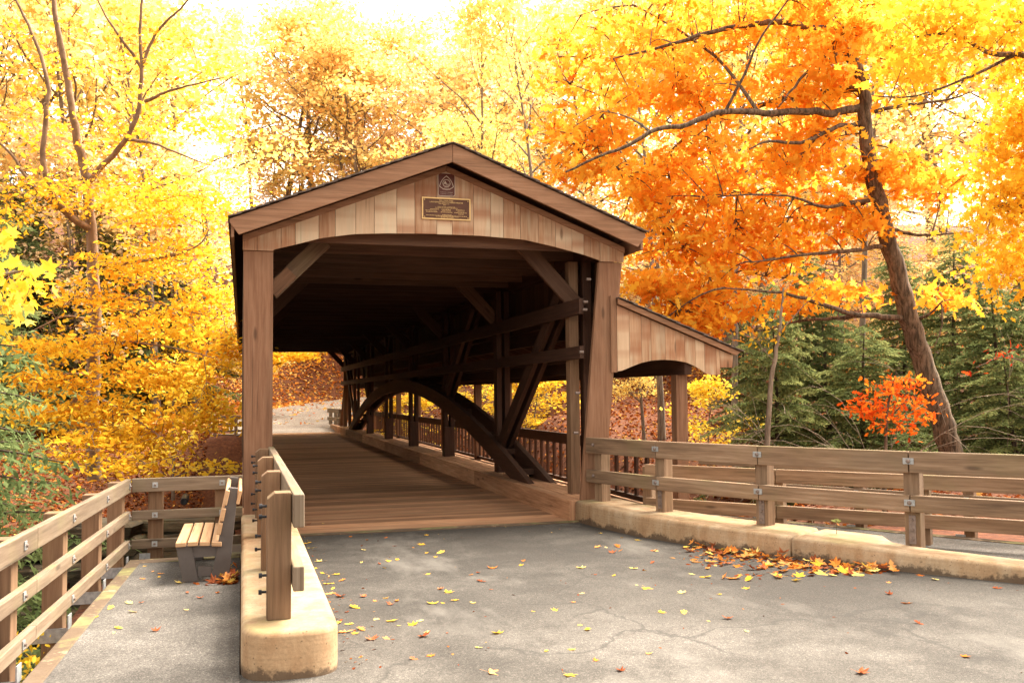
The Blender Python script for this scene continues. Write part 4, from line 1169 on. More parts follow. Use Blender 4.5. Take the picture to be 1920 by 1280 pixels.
def decid(seed, H, r0, crown_base, spread, n_limb, leaves_per, leaf_size, shape, leafm, barkm, flat=0.4, limb_up=0.6, sub=5, twigs=4, density=1.0, name='tree', clump=0.28, lean=0.03):
    """trunk and crown meshes of one broad-leaved tree standing at the origin"""
    rs = np.random.default_rng(seed)
    tr, _ = wander(rs, (0, 0, -0.4), (rs.normal()*lean, rs.normal()*lean, 1), H*0.93, 9, 0.045, 0.05)
    tr = np.array(tr)
    rad_ = r0*(1-np.linspace(0, 1, len(tr))**1.15*0.93); rad_[0] *= 1.35
    paths = [(tr, rad_, 8)]
    A = []; 
    for i in range(n_limb):
        t = crown_base+(1-crown_base)*((i+0.5*rs.random())/n_limb)**0.9
        p, _ = along(tr, min(t, 0.985))
        u = (t-crown_base)/(1-crown_base)
        prof = math.sin(math.pi*min(1, 0.22+0.74*u))**0.8
        L = spread*prof*rs.uniform(0.75, 1.15)
        a = i*2.4+rs.uniform(-.5, .5)
        up = limb_up*(0.45+1.1*u)
        lp, ld = wander(rs, p, (math.cos(a), math.sin(a), up), L, 6, 0.14, 0.03*limb_up)
        rl = max(0.012, r0*0.42*(1-u*0.75))
        paths.append((lp, np.linspace(rl, rl*0.25, len(lp)), 5))
        for j in range(sub):
            t2 = 0.28+0.72*(j+rs.random())/sub
            q, qd = along(lp, min(t2, 0.99))
            d2 = unit(qd*0.7+rs.normal(size=3)*np.array([0.8, 0.8, 0.45]))
            sp, sd = wander(rs, q, d2, L*0.42*(1.15-t2*0.5), 4, 0.2, 0.02)
            paths.append((sp, np.linspace(rl*0.32, rl*0.1, len(sp)), 3))
            for k in range(twigs):
                q2, qd2 = along(sp, 0.25+0.75*(k+rs.random())/twigs*0.98)
                d3 = unit(qd2*0.6+rs.normal(size=3)*np.array([0.8, 0.8, 0.4]))
                tp, _ = wander(rs, q2, d3, rs.uniform(0.35, 0.8)*spread/4, 2, 0.2)
                paths.append((tp, np.array([rl*0.12, rl*0.08, rl*0.04]), 3))
                if rs.random() < density:
                    A.append((tp[0], tp[-1], rs.random()))
    A0 = np.array([a[0] for a in A]); A1 = np.array([a[1] for a in A]); T = np.array([a[2] for a in A])
    idx = np.repeat(np.arange(len(A)), leaves_per)
    u = rs.random(len(idx))[:, None]*1.15
    pos = A0[idx]*(1-u)+A1[idx]*u+rs.normal(size=(len(idx), 3))*np.array([clump, clump, clump*(1-flat)])
    nrm = rs.normal(size=(len(idx), 3))*np.array([1, 1, 0.6])+np.array([0, 0, 0.5+flat*1.2])
    size = leaf_size*rs.uniform(0.4, 1.35, len(idx))
    tint = np.clip(0.45*T[idx]+0.3+rs.normal(size=len(idx))*0.2, 0, 1)
    return paths_mesh('trunk', paths, barkm), leaves_mesh('crown', pos, nrm, size, shape, tint, leafm, rs)

PROTO = {}
def proto(key, name, H, meshes): PROTO[key] = (name, H, meshes)
proto('yellow', 'maple_tree', 12, decid(1, 12, 0.17, 0.30, 3.6, 20, 20, 0.105, 'quad', M['hazed_mapleleaf'], M['farbark'], clump=0.30, density=0.85))
proto('gold', 'maple_tree', 12, decid(2, 12, 0.13, 0.34, 3.8, 18, 15, 0.105, 'quad', M['hazed_farleaf'], M['farbark'], clump=0.26, density=0.75))
proto('amber', 'beech_tree', 12, decid(3, 12, 0.18, 0.22, 4.0, 20, 14, 0.10, 'quad', M['hazed_farleaf'], M['farbark'], flat=0.7, limb_up=0.35, clump=0.30, density=0.7))
proto('sparse', 'oak_tree', 12, decid(4, 12, 0.10, 0.42, 3.2, 15, 15, 0.105, 'quad', M['hazed_farleaf'], M['farbark'], density=0.7, clump=0.28, limb_up=0.9))
proto('pale', 'beech_tree', 12, decid(5, 12, 0.085, 0.25, 3.4, 18, 15, 0.10, 'quad', M['paleleaf'], M['farbark'], density=0.85, limb_up=0.8, clump=0.32))
proto('sapling', 'sapling', 4, decid(6, 4, 0.04, 0.25, 1.5, 12, 12, 0.075, 'quad', M['mapleleaf'], M['farbark'], sub=4, twigs=3, density=0.9, clump=0.16))
proto('tall', 'tulip_tree', 14, decid(7, 14, 0.12, 0.45, 3.2, 16, 14, 0.105, 'quad', M['hazed_mapleleaf'], M['farbark'], density=0.55, limb_up=1.1, clump=0.24))

def hemlock(seed, H, R, n_br, mat, dens=1.0, size=0.06, base=0.06, droop=0.06):
    rs = np.random.default_rng(seed)
    tr, _ = wander(rs, (0, 0, -0.4), (rs.normal()*.02, rs.normal()*.02, 1), H+0.3, 8, 0.02, 0.03)
    paths = [(tr, np.linspace(0.016*H, 0.004, len(tr)), 7)]
    P0 = []; AX = []; TT = []
    for i in range(n_br):
        t = base+(0.99-base)*(i/n_br)
        p, _ = along(tr, t)
        L = R*(1-t)**0.62*rs.uniform(0.45, 1.15)+0.1
        a = i*2.39996+rs.uniform(-.4, .4)
        bp, _ = wander(rs, p, (math.cos(a), math.sin(a), 0.22), L, 6, 0.05, -droop)
        paths.append((bp, np.linspace(0.0035*H*(1-t)+0.006, 0.003, len(bp)), 4))
        ct = rs.random()
        m = max(4, int(L/0.055*dens))
        for j in range(m):
            s = 0.12+0.88*(j+rs.random())/m
            q, qd = along(bp, min(s, 0.995))
            side = unit(np.cross(qd, (0, 0, 1)))*(1 if j % 2 else -1)
            l2 = (0.42*(1-s)+0.14)*min(1, L)*rs.uniform(0.5, 1.4)+0.05
            d2 = unit(side+qd*0.75+np.array([0, 0, -0.22+rs.normal()*0.12]))
            k = max(2, int(l2/0.045))
            uu = (np.arange(k)+rs.random(k)*0.6)/k
            pp = q[None]+d2[None]*(uu*l2)[:, None]+np.array([0, 0, -1])[None]*(uu**2*l2*0.25)[:, None]
            pp = pp+rs.normal(size=pp.shape)*0.012
            P0.append(pp); AX.append(np.repeat(d2[None], k, 0)+rs.normal(size=(k, 3))*0.45); TT.append(ct*0.3+0.25+0.4*uu*rs.random()+rs.random(k)*0.15)
    pos = np.vstack(P0); ax = np.vstack(AX); tint = np.concatenate(TT)
    nrm = np.cross(np.cross(ax, np.array([0, 0, 1.0])[None]), ax)+rs.normal(size=pos.shape)*0.35
    return paths_mesh('trunk', paths, M['hembark']), leaves_mesh('crown', pos, nrm, size*rs.uniform(0.7, 1.4, len(pos)), 'needle', tint, mat, rs, 0.1, axis=ax)
proto('hemlock', 'hemlock_tree', 7, hemlock(21, 7, 3.0, 105, M['needle'], 1.1, 0.08, droop=0.10))
proto('hemlock2', 'hemlock_tree', 7, hemlock(22, 7, 2.8, 95, M['needle'], 1.1, 0.08, droop=0.12))
proto('fir', 'hemlock_tree', 4.4, hemlock(23, 4.4, 1.75, 135, M['fir'], 2.3, 0.038, 0.05, 0.06))

used = {}
def place(key, px, D, ytop, label, cat, group=None, rz=None, height=None, wide=1.0, dy=0.0):
    """a tree on the ground at forward distance D in the direction of column px; its height from where its top stands"""
    name, H, (tm, cm) = PROTO[key]
    d = P(px, 640, D)
    x, y = d[0], d[1]; z = gz(x, y)+dy
    if height is None:
        top = P(px, ytop, D)[2]; height = max(2.0, top-z)
    s = height/H
    root = thing(name, label, cat, (x, y, z), group)
    root.scale = (s*wide, s*wide, s)
    root.rotation_euler = (0, 0, rz if rz is not None else random.Random(int(px*7+D*13)).uniform(0, 6.28))
    link('trunk', tm, root); link('crown', cm, root)
    return root

# trees on the hillside and banks
rt = random.Random(8)
def many(key_list, spans, D_rng, ytops, label, group, cat='tree', n=8, wide=(0.9, 1.15)):
    for i in range(n):
        px = spans[0]+(spans[1]-spans[0])*(i+rt.uniform(0.1, 0.9))/n
        D = rt.uniform(*D_rng)
        yt = float(np.interp(px, *ytops))+rt.uniform(-45, 45)
        place(key_list[i % len(key_list)], px, D, yt, label, cat, group, wide=rt.uniform(*wide))
SKY = ([-200, 380, 480, 640, 720, 900, 1000, 1100, 1400, 2200], [-250, -20, 10, -30, 20, 70, 50, -40, -150, -250])
many(['gold', 'tall', 'yellow', 'gold'], (-160, 430), (44, 62), SKY, 'tall golden woodland tree on the far slope beyond the ravine, left of the bridge', 'golden trees on the slope left of the bridge', n=7)
many(['pale', 'amber'], (-120, 440), (38, 52), ([-200, 440], [180, 260]), 'pale pinkish-orange understorey beech on the far slope left of the bridge', 'pale beeches left of the bridge', n=6)
many(['tall', 'gold', 'sparse', 'yellow'], (440, 780), (68, 82), SKY, 'tall pale yellow tree with thin crown rising behind the left roof slope', 'tall trees behind the left roof slope', n=7)
many(['pale', 'amber', 'pale'], (440, 820), (70, 80), ([440, 800], [240, 240]), 'orange-pink bushy beech close behind the bridge roof', 'beeches behind the bridge roof', n=4)
many(['sparse', 'pale', 'tall'], (800, 1120), (66, 84), SKY, 'thin half-bare pale tree rising behind the right roof slope', 'half-bare trees behind the right roof slope', n=7)
many(['gold', 'sparse', 'pale', 'yellow'], (1120, 2050), (46, 70), SKY, 'distant golden woodland tree behind the big orange oak', 'golden trees behind the oak', n=13)
many(['amber', 'pale'], (1150, 1950), (36, 46), ([1150, 1950], [330, 330]), 'pale orange understorey tree on the slope behind the oak trunk', 'understorey trees behind the oak', n=8)
many(['sparse', 'tall', 'pale', 'sparse'], (620, 1130), (68, 84), ([620, 760, 900, 1130], [0, 50, 50, 0]), 'airy pale lemon tree high above the bridge roof', 'airy trees above the bridge roof', n=11, wide=(1.1, 1.4))
many(['pale', 'amber', 'gold'], (1130, 1780), (44, 60), ([1130, 1780], [380, 380]), 'low golden tree on the hillside between the lean-to roof and the oak trunk', 'low golden trees between the lean-to and the oak', n=9, wide=(1.2, 1.6))
many(['sapling'], (690, 1070), (33, 46), ([690, 1070], [690, 690]), 'yellow sapling on the right bank, seen through the open side of the bridge', 'saplings seen through the side of the bridge', cat='sapling', n=8, wide=(1.4, 1.9))
place('yellow', 860, 50, 165, 'bright lemon-yellow tree directly behind the roof ridge', 'tree', wide=1.15)
place('yellow', 1205, 27, 560, 'yellow-leaved young maple behind the lean-to gable', 'tree', wide=1.0)
place('yellow', 470, 50, 540, 'yellow tree beside the far road, left of the far portal', 'tree', wide=1.3)
place('sapling', 530, 60, 640, 'low spreading yellow sapling on the bank, leftmost in the far portal', 'sapling', wide=2.0)
place('sapling', 572, 64, 625, 'yellow sapling high on the bank in the middle of the far portal', 'sapling', wide=1.9)
place('sapling', 612, 67, 615, 'yellow sapling on the bank at the right of the far portal', 'sapling', wide=1.8)
for px, D, yt, lab in ((1320, 24, 690, 'small yellow sapling behind the lean-to post'), (985, 33, 640, 'small yellow tree seen through the open side of the bridge'), (330, 33, 640, 'small yellow sapling low on the leaf-covered bank above the rock ledge'), (600, 60, 640, 'small yellow sapling on the leafy bank beyond the far road')):
    place('sapling', px, D, yt, lab, 'sapling', wide=1.2)
# hemlocks
for key, px, D, yt, lab, w in (
    ('hemlock', 1455, 22, 520, 'dark green hemlock right of the lean-to roof, behind the guard rail', 1.0),
    ('hemlock2', 1560, 25, 500, 'dark hemlock left of the oak trunk, behind the hanging bare twigs', 1.1),
    ('hemlock', 1860, 18.5, 500, 'broad green hemlock right of the oak trunk', 1.25),
    ('hemlock2', 1960, 21, 330, 'tall dark hemlock at the right edge behind the yellow maple', 1.2),
    ('hemlock', 1690, 29, 450, 'distant hemlock standing straight behind the oak trunk', 1.1),
    ('hemlock2', 1400, 30, 560, 'distant dark hemlock just right of the lean-to eave', 1.0),
    ('hemlock', 1790, 26, 420, 'dark hemlock between the oak trunk and the broad green hemlock', 1.1),
    ('hemlock2', 1500, 27, 470, 'shaggy dark hemlock between the lean-to and the hanging bare twigs', 1.2),
    ('hemlock', 1615, 21, 600, 'low broad hemlock just left of the oak trunk', 1.4),
    ('hemlock2', 1905, 16, 640, 'low spreading hemlock in front, at the right edge above the guard rail', 1.5),
    ('hemlock2', 40, 44, 300, 'dark hemlock behind the golden beech, at the left edge', 1.3),
    ('hemlock', 190, 47, 370, 'dark hemlock directly behind the beech trunk', 1.3),
    ('hemlock2', 330, 50, 430, 'dark hemlock behind the beech, nearest the bridge', 1.2),
    ('hemlock', -90, 38, 300, 'tall dark hemlock mostly out of frame at the left edge', 1.2)):
    place(key, px, D, yt, lab, 'conifer', wide=w)
for px, D, yt, lab in ((1238, 27, -150, 'tall bare-stemmed tree seen under the lean-to roof, left of its post'), (1020, 37, -100, 'tall tree whose trunk shows through the open side of the bridge'), (1372, 26, -150, 'dark slim trunk just right of the lean-to eave'), (1610, 31, -200, 'tall trunk between the hemlocks, left of the oak'), (905, 40, -100, 'tall tree whose trunk stands behind the truss arch')):
    place('tall', px, D, yt, lab, 'tree', wide=0.8)
fr1 = place('fir', -110, 11.0, 260, 'pale grey-green hemlock with drooping sprays beside the left railing', 'conifer', wide=0.85)

def custom_tree(name, label, cat, base, limbs, ell, per, leaf_size, shape, leafm, barkm, seed, flat=0.4, cl=0.3, up=0.5, grad=None, droop=0.0, twig_r=0.012, base_label=None, min_d=0.0):
    """limbs: list of (points, r0, r1, sides); ell: clusters of foliage (centre, radii, how many)"""
    rs = np.random.default_rng(seed)
    root = thing(name, label, cat, tuple(base))
    b0 = np.array(base)
    paths = []; nodes = []
    for pts, ra, rb, n in limbs:
        pts = np.array(pts)
        # resample with slight wobble
        s = np.linspace(0, 1, 1+4*(len(pts)-1)); si = np.linspace(0, 1, len(pts))
        pp = np.stack([np.interp(s, si, pts[:, k]) for k in range(3)], 1)
        ker = np.array([.25, .5, .25])
        for _ in range(2):
            q = pp.copy()
            for k in range(3): q[1:-1, k] = np.convolve(pp[:, k], ker, 'valid')
            pp = q
        rr = np.linspace(ra, rb, len(pp))
        pp[1:] += rs.normal(size=pp[1:].shape)*np.minimum(0.02, rr[1:, None]*0.25)
        paths.append((pp-b0, rr, n))
        for k, p in enumerate(pp):
            if rr[k] < 0.22: nodes.append(p)
    nodes = np.array(nodes)
    C_ = []
    for c, r, k in ell:
        g_ = rs.normal(size=(k, 3)); g_ /= np.linalg.norm(g_, axis=1)[:, None]; g_ *= rs.random((k, 1))**0.45
        C_.append(np.array(c)+g_*np.array(r))
    C_ = np.vstack(C_)
    A0 = []; A1 = []
    for c in C_:
        dd = np.linalg.norm(nodes-c, axis=1); o = nodes[np.argmin(dd+rs.random(len(dd))*0.35)]
        L = np.linalg.norm(c-o)
        mid = (o+c)/2+np.array([0, 0, 0.10*L])+rs.normal(size=3)*0.08*L
        t = np.linspace(0, 1, 6)[:, None]
        pt = o*(1-t)**2+2*mid*t*(1-t)+c*t**2
        paths.append((pt-b0, np.linspace(twig_r*min(1.6, 0.5+L*0.5), twig_r*0.25, 6), 3))
        if L > 0.7: nodes = np.vstack([nodes, pt[2:5]])
        A0.append(pt[3]); A1.append(c+(c-pt[3])*0.5)
    A0 = np.array(A0); A1 = np.array(A1)
    T = rs.random(len(C_))
    idx = np.repeat(np.arange(len(C_)), per)
    u = rs.random(len(idx))[:, None]*1.1
    out = A1-A0; out[:, 2] = 0
    off = rs.normal(size=(len(idx), 3))*np.array([cl, cl, cl*(1-flat)])
    pos = A0[idx]*(1-u)+A1[idx]*u+off
    pos[:, 2] -= droop*np.hypot(off[:, 0], off[:, 1])
    nrm = rs.normal(size=(len(idx), 3))*np.array([1, 1, 0.7])*(1-flat*0.5)+np.array([0, 0, up])
    size = leaf_size*rs.uniform(0.45, 1.3, len(idx))
    tint = 0.4*T[idx]+0.3+rs.normal(size=len(idx))*0.17
    if grad is not None: tint = tint+(pos[:, 2]-grad[0])*grad[1]
    if min_d:
        dd = (pos-np.array([0, 0, CAM_H]))@_f
        kk = dd > min_d; pos, nrm, size, tint = pos[kk], nrm[kk], size[kk], tint[kk]
    link('trunk', paths_mesh('trunk', paths, barkm), root)
    link('crown', leaves_mesh('crown', pos-b0, nrm, size, shape, tint, leafm, rs), root)
    return root
def PL(*a): return [P(*q) for q in a]
def E_(px, py, rx, ry, D, rd, n, dd=0.0): return (P(px, py, D+dd), np.array([rx*D/F_PX, max(rd, 0.05), ry*D/F_PX]), n)

# the big orange oak on the right
ob = P(1800, 905, 15.5); ob[2] = gz(ob[0], ob[1])
trunk = [tuple(ob+np.array([0.12, 0, -0.4]))]+PL((1788, 850, 15.5), (1765, 780, 15.5), (1735, 690, 15.5), (1703, 595, 15.5), (1684, 510, 15.4), (1657, 420, 15.3), (1637, 340, 15.2), (1622, 250, 15.1), (1625, 165, 15.0), (1600, 110, 15.0), (1560, 55, 14.9), (1530, -30, 14.8), (1500, -140, 14.8))
oak_limbs = [(trunk, 0.195, 0.045, 12),
    (PL((1620, 200, 15.1), (1560, 214, 14.9), (1500, 208, 14.7), (1420, 213, 14.3), (1360, 205, 14.0), (1290, 236, 13.7), (1230, 240, 13.6), (1180, 274, 13.5), (1130, 290, 13.5), (1060, 322, 13.6)), 0.068, 0.015, 7),
    (PL((1612, 165, 15.0), (1540, 172, 15.5), (1480, 182, 15.8), (1400, 205, 16.0), (1330, 218, 16.2), (1280, 262, 16.4), (1230, 310, 16.5), (1180, 338, 16.6)), 0.06, 0.014, 6),
    (PL((1612, 230, 15.1), (1560, 242, 14.8), (1500, 272, 14.5), (1440, 262, 14.2), (1405, 280, 14.0)), 0.045, 0.012, 6),
    (PL((1592, 95, 15.0), (1540, 105, 14.6), (1500, 150, 14.3), (1460, 200, 14.1)), 0.045, 0.012, 6),
    (PL((1360, 208, 14.0), (1400, 130, 13.8), (1430, 60, 13.7), (1480, 0, 13.7), (1500, -60, 13.7)), 0.024, 0.008, 6),
    (PL((1640, 210, 15.1), (1700, 195, 15.0), (1770, 190, 14.8), (1830, 170, 14.6)), 0.035, 0.01, 6),
    (PL((1702, 600, 15.5), (1640, 592, 15.2), (1600, 590, 15.0), (1540, 570, 14.7), (1480, 550, 14.4), (1420, 545, 14.1), (1360, 540, 13.9)), 0.055, 0.01, 7),
    (PL((1610, 592, 15.0), (1560, 598, 15.2), (1500, 600, 15.4), (1430, 620, 15.5), (1380, 625, 15.6)), 0.035, 0.008, 6),
    (PL((1652, 462, 15.3), (1600, 470, 15.0), (1530, 475, 14.7), (1460, 485, 14.4), (1410, 492, 14.2)), 0.042, 0.01, 6),
    (PL((1637, 375, 15.2), (1590, 382, 14.9), (1540, 390, 14.6), (1490, 368, 14.4), (1430, 365, 14.3)), 0.04, 0.01, 6),
    (PL((1672, 430, 15.3), (1710, 440, 15.2), (1760, 440, 15.0), (1820, 435, 14.8)), 0.035, 0.008, 6),
    (PL((1718, 600, 15.5), (1742, 590, 15.3), (1770, 562, 15.1)), 0.035, 0.01, 6),
    (PL((1765, 570, 15.1), (1768, 610, 15.0), (1752, 650, 15.0)), 0.018, 0.006, 5),
    (PL((1560, 55, 14.9), (1440, 40, 14.8), (1330, 60, 14.9), (1240, 90, 15.0), (1150, 110, 15.2)), 0.06, 0.012, 6),
    (PL((1420, 208, 14.3), (1360, 120, 15.2), (1280, 60, 15.8), (1190, 10, 16.0)), 0.035, 0.01, 6)]
oak_ell = [E_(1300, 600, 100, 28, 14.8, 0.8, 20), E_(1235, 530, 60, 40, 15, 0.7, 14), E_(1590, 60, 50, 40, 14.2, 0.3, 12), E_(1560, 120, 40, 25, 14.3, 0.3, 6), E_(1520, 0, 50, 40, 14, 0.3, 10), E_(1090, 110, 90, 90, 16, 1.0, 24, 0.7), E_(1240, 70, 150, 90, 15.5, 1.2, 44, 0.7), E_(1430, 50, 180, 90, 15, 1.3, 50, 0.7), E_(1620, 50, 140, 70, 15, 1.2, 40, 0.7), E_(1105, 255, 85, 70, 14.5, 0.9, 26, 0.7), E_(1090, 320, 60, 30, 14, 0.7, 9, 0.7),
    E_(1290, 180, 180, 80, 15, 1.3, 50, 0.7), E_(1340, 330, 190, 80, 15, 1.3, 56, 0.7), E_(1520, 300, 150, 70, 15, 1.2, 36, 0.7), E_(1250, 430, 95, 75, 15, 1.1, 32, 0.7), E_(1400, 460, 170, 75, 14.8, 1.2, 52, 0.7),
    E_(1320, 560, 120, 45, 14.6, 0.9, 28, 0.7), E_(1560, 420, 110, 45, 14.8, 0.9, 22, 0.7), E_(1650, 320, 70, 50, 14.6, 0.7, 14, 0.7), E_(1740, 350, 80, 45, 14.7, 0.9, 14, 0.7), E_(1510, 190, 130, 70, 15, 1.1, 30, 0.7), E_(1590, 545, 55, 22, 14.9, 0.5, 7, 0.7), E_(1770, 560, 40, 30, 15, 0.5, 6, 0.7), E_(1740, 120, 90, 70, 15, 1.0, 20, 0.7), E_(1480, 570, 60, 25, 14.6, 0.5, 8, 0.7), E_(1200, 340, 60, 60, 15.5, 0.8, 14, 0.7)]
custom_tree('oak_tree', 'big leaning oak with orange leaves and rough grey trunk behind the right guard rail', 'tree', ob, oak_limbs, oak_ell, 27, 0.108, 'oak', M['oakleaf'], M['oakbark'], 31, flat=0.6, cl=0.23, up=0.55, grad=(4.6, 0.035), twig_r=0.021)

# golden beech on the left, leaves in flat layered sprays
bb = P(178, 880, 25); bb[2] = gz(bb[0], bb[1])
bl = [(PL((178, 900, 25), (172, 760, 25), (176, 640, 25), (180, 560, 25), (172, 450, 25), (165, 340, 25), (145, 270, 25), (135, 200, 25), (120, 110, 25), (100, 0, 25), (90, -120, 25)), 0.19, 0.05, 10),
      (PL((168, 340, 25), (205, 300, 24.6), (240, 258, 24.3), (262, 205, 24.2), (266, 130, 24.2), (262, 60, 24.2), (270, -40, 24.2)), 0.085, 0.03, 8),
      (PL((266, 130, 24.2), (225, 70, 24), (190, 20, 24), (170, -40, 24)), 0.045, 0.015, 6),
      (PL((268, 125, 24.2), (290, 60, 24.2), (340, 15, 24.1), (380, -30, 24)), 0.05, 0.015, 6),
      (PL((272, 190, 24.2), (310, 172, 24), (350, 162, 23.8), (420, 145, 23.6)), 0.05, 0.012, 6),
      (PL((172, 430, 25), (115, 395, 24.4), (80, 325, 24), (84, 240, 24), (92, 150, 24), (60, 60, 24), (30, 0, 24)), 0.10, 0.03, 7),
      (PL((110, 392, 24.4), (60, 350, 24), (20, 285, 23.8), (-20, 255, 23.6)), 0.06, 0.02, 6),
      (PL((240, 262, 24.3), (290, 268, 23.6), (340, 290, 23.2), (390, 310, 23)), 0.045, 0.012, 6),
      (PL((175, 500, 25), (250, 492, 24), (320, 480, 23.4), (375, 462, 23), (392, 430, 23)), 0.05, 0.014, 6),
      (PL((176, 640, 25), (240, 640, 23.6), (320, 650, 22.6), (400, 670, 22)), 0.045, 0.01, 6),
      (PL((174, 700, 25), (120, 700, 23), (70, 720, 22)), 0.045, 0.01, 6),
      (PL((174, 740, 25), (230, 770, 23), (290, 810, 21.6), (340, 850, 21)), 0.045, 0.01, 6),
      (PL((178, 600, 25), (120, 590, 23.8), (60, 620, 23)), 0.045, 0.01, 6),
      (PL((176, 560, 25), (260, 560, 24), (340, 580, 23.4), (420, 600, 23)), 0.04, 0.01, 6)]
bel = [E_(80, 90, 120, 80, 25, 1.6, 9), E_(260, 90, 130, 80, 25, 1.6, 9), E_(390, 150, 70, 80, 25, 1.4, 6), E_(120, 230, 130, 80, 25, 1.6, 14), E_(300, 230, 130, 70, 25, 1.6, 18), E_(60, 370, 80, 60, 24, 1.2, 16), E_(220, 360, 130, 60, 24, 1.5, 34), E_(360, 380, 90, 70, 24, 1.3, 24),
       E_(290, 470, 130, 45, 24, 1.4, 32), E_(380, 540, 65, 50, 23.5, 1.2, 18), E_(180, 540, 110, 40, 24, 1.3, 20), E_(300, 600, 130, 40, 23.4, 1.3, 34), E_(400, 650, 50, 45, 23, 1.1, 13), E_(150, 640, 110, 35, 23.4, 1.2, 20),
       E_(110, 705, 80, 28, 22.4, 0.9, 17), E_(290, 690, 120, 40, 22.8, 1.2, 32), E_(210, 760, 110, 28, 22.4, 1.0, 18), E_(350, 760, 90, 40, 22.2, 1.0, 24), E_(270, 820, 80, 28, 22, 0.9, 17), E_(90, 770, 80, 22, 22, 0.8, 16), E_(170, 815, 80, 18, 21.5, 0.8, 15), E_(60, 650, 60, 25, 22.5, 0.7, 12), E_(250, 868, 70, 14, 21, 0.6, 10), E_(120, 850, 50, 12, 21, 0.5, 6)]
custom_tree('beech_tree', 'large golden beech with layered yellow sprays left of the bridge', 'tree', bb, bl, bel, 40, 0.086, 'oval', M['beechleaf'], M['greybark'], 41, flat=0.82, cl=0.40, up=0.9, grad=(4, -0.01), droop=0.25, twig_r=0.014)

# yellow maple leaning in from the right edge
mb = P(2120, 700, 12.5); mb[2] = gz(mb[0], mb[1])
ml = [([tuple(mb+np.array([0, 0, -.3])), tuple(mb+np.array([0.02, 0, 1.6])), tuple(P(2090, 400, 12.3)), tuple(P(2070, 200, 12.2)), tuple(P(2050, 0, 12.2)), tuple(P(2040, -150, 12.2))], 0.16, 0.05, 9),
      (PL((2070, 150, 12.2), (1990, 100, 11.5), (1900, 105, 10.8), (1850, 100, 10.5), (1790, 60, 10.2), (1720, 70, 10)), 0.05, 0.01, 6),
      (PL((2085, 380, 12.3), (2000, 360, 12), (1930, 390, 11.8), (1880, 380, 11.7), (1850, 400, 11.6)), 0.04, 0.008, 6),
      (PL((2100, 520, 12.4), (2010, 500, 12), (1950, 520, 11.8), (1900, 540, 11.7)), 0.035, 0.008, 6),
      (PL((1900, 105, 10.8), (1840, 135, 10.6), (1770, 165, 10.4), (1700, 185, 10.2), (1640, 180, 10.1)), 0.022, 0.006, 5),
      (PL((2080, 250, 12.2), (2000, 230, 11.9), (1930, 240, 11.8), (1890, 260, 11.8)), 0.035, 0.008, 6)]
mel = [E_(1930, 250, 55, 90, 11.8, 0.8, 34), E_(1910, 370, 50, 60, 11.7, 0.6, 20), E_(1905, 500, 40, 60, 11.8, 0.6, 16), E_(1930, 120, 70, 60, 11.2, 0.8, 18), E_(1790, 60, 90, 45, 10.2, 0.6, 13), E_(1880, 30, 60, 40, 10.5, 0.6, 14), E_(1700, 120, 60, 40, 10.2, 0.5, 5), E_(1980, 400, 60, 150, 12, 0.8, 20), E_(1740, 20, 80, 30, 10, 0.5, 7), E_(1850, 430, 30, 14, 11.2, 0.3, 5)]
custom_tree('maple_tree', 'yellow maple reaching in from the right edge of the frame', 'tree', mb, ml, mel, 40, 0.068, 'maple', M['goldleaf'], M['oakbark'], 51, flat=0.3, cl=0.2, up=0.5, twig_r=0.008)

# maple branch with big near leaves at the left edge
sb = np.array([-3.3, 5.0, 0.0]); sb[2] = gz(sb[0], sb[1])
sl_ = [([tuple(sb+np.array([0, 0, -.3])), tuple(P(-260, 900, 5.6)), tuple(P(-190, 650, 5.6)), tuple(P(-140, 480, 5.6)), tuple(P(-120, 330, 5.6))], 0.05, 0.015, 7),
       (PL((-170, 560, 5.6), (-90, 530, 5.6), (-20, 520, 5.6), (50, 505, 5.6), (85, 515, 5.6)), 0.014, 0.003, 5),
       (PL((-180, 610, 5.6), (-100, 590, 5.6), (-20, 590, 5.6), (30, 590, 5.6)), 0.012, 0.003, 5),
       (PL((-150, 480, 5.6), (-80, 460, 5.6), (-10, 450, 5.6), (30, 440, 5.6)), 0.012, 0.003, 5)]
se = [E_(25, 505, 40, 30, 5.6, 0.16, 6), E_(60, 545, 26, 20, 5.6, 0.1, 4), E_(15, 445, 20, 14, 5.6, 0.1, 3), E_(30, 600, 30, 18, 5.6, 0.1, 4), E_(-40, 560, 40, 60, 5.6, 0.2, 8), E_(-130, 500, 60, 120, 5.7, 0.3, 14), E_(5, 560, 14, 18, 5.6, 0.1, 3)]
custom_tree('maple_sapling', 'near maple twig with big bright yellow leaves at the left edge', 'sapling', sb, sl_, se, 5, 0.065, 'maple', M['mapleleaf'], M['farbark'], 61, flat=0.2, cl=0.06, up=0.3, twig_r=0.004)
# yellow shrub below the railing at the lower left
hb = P(10, 1262, 6.6); hb[2] = hb[2]-0.5
custom_tree('shrub', 'small yellow-leaved shrub below the railing in the lower left corner', 'shrub', hb, [([tuple(hb), tuple(hb+np.array([0.05, 0, .5])), tuple(hb+np.array([-.05, 0.1, 1.0]))], 0.02, 0.006, 5), ([tuple(hb), tuple(hb+np.array([0.3, 0.1, .5]))], 0.012, 0.004, 5)], [(hb+np.array([0.0, 0, 0.55]), np.array([0.4, 0.4, 0.3]), 22), (hb+np.array([-.3, 0, 0.3]), np.array([0.4, 0.4, 0.3]), 16)], 14, 0.034, 'oval', M['mapleleaf'], M['farbark'], 62, cl=0.08, twig_r=0.004)
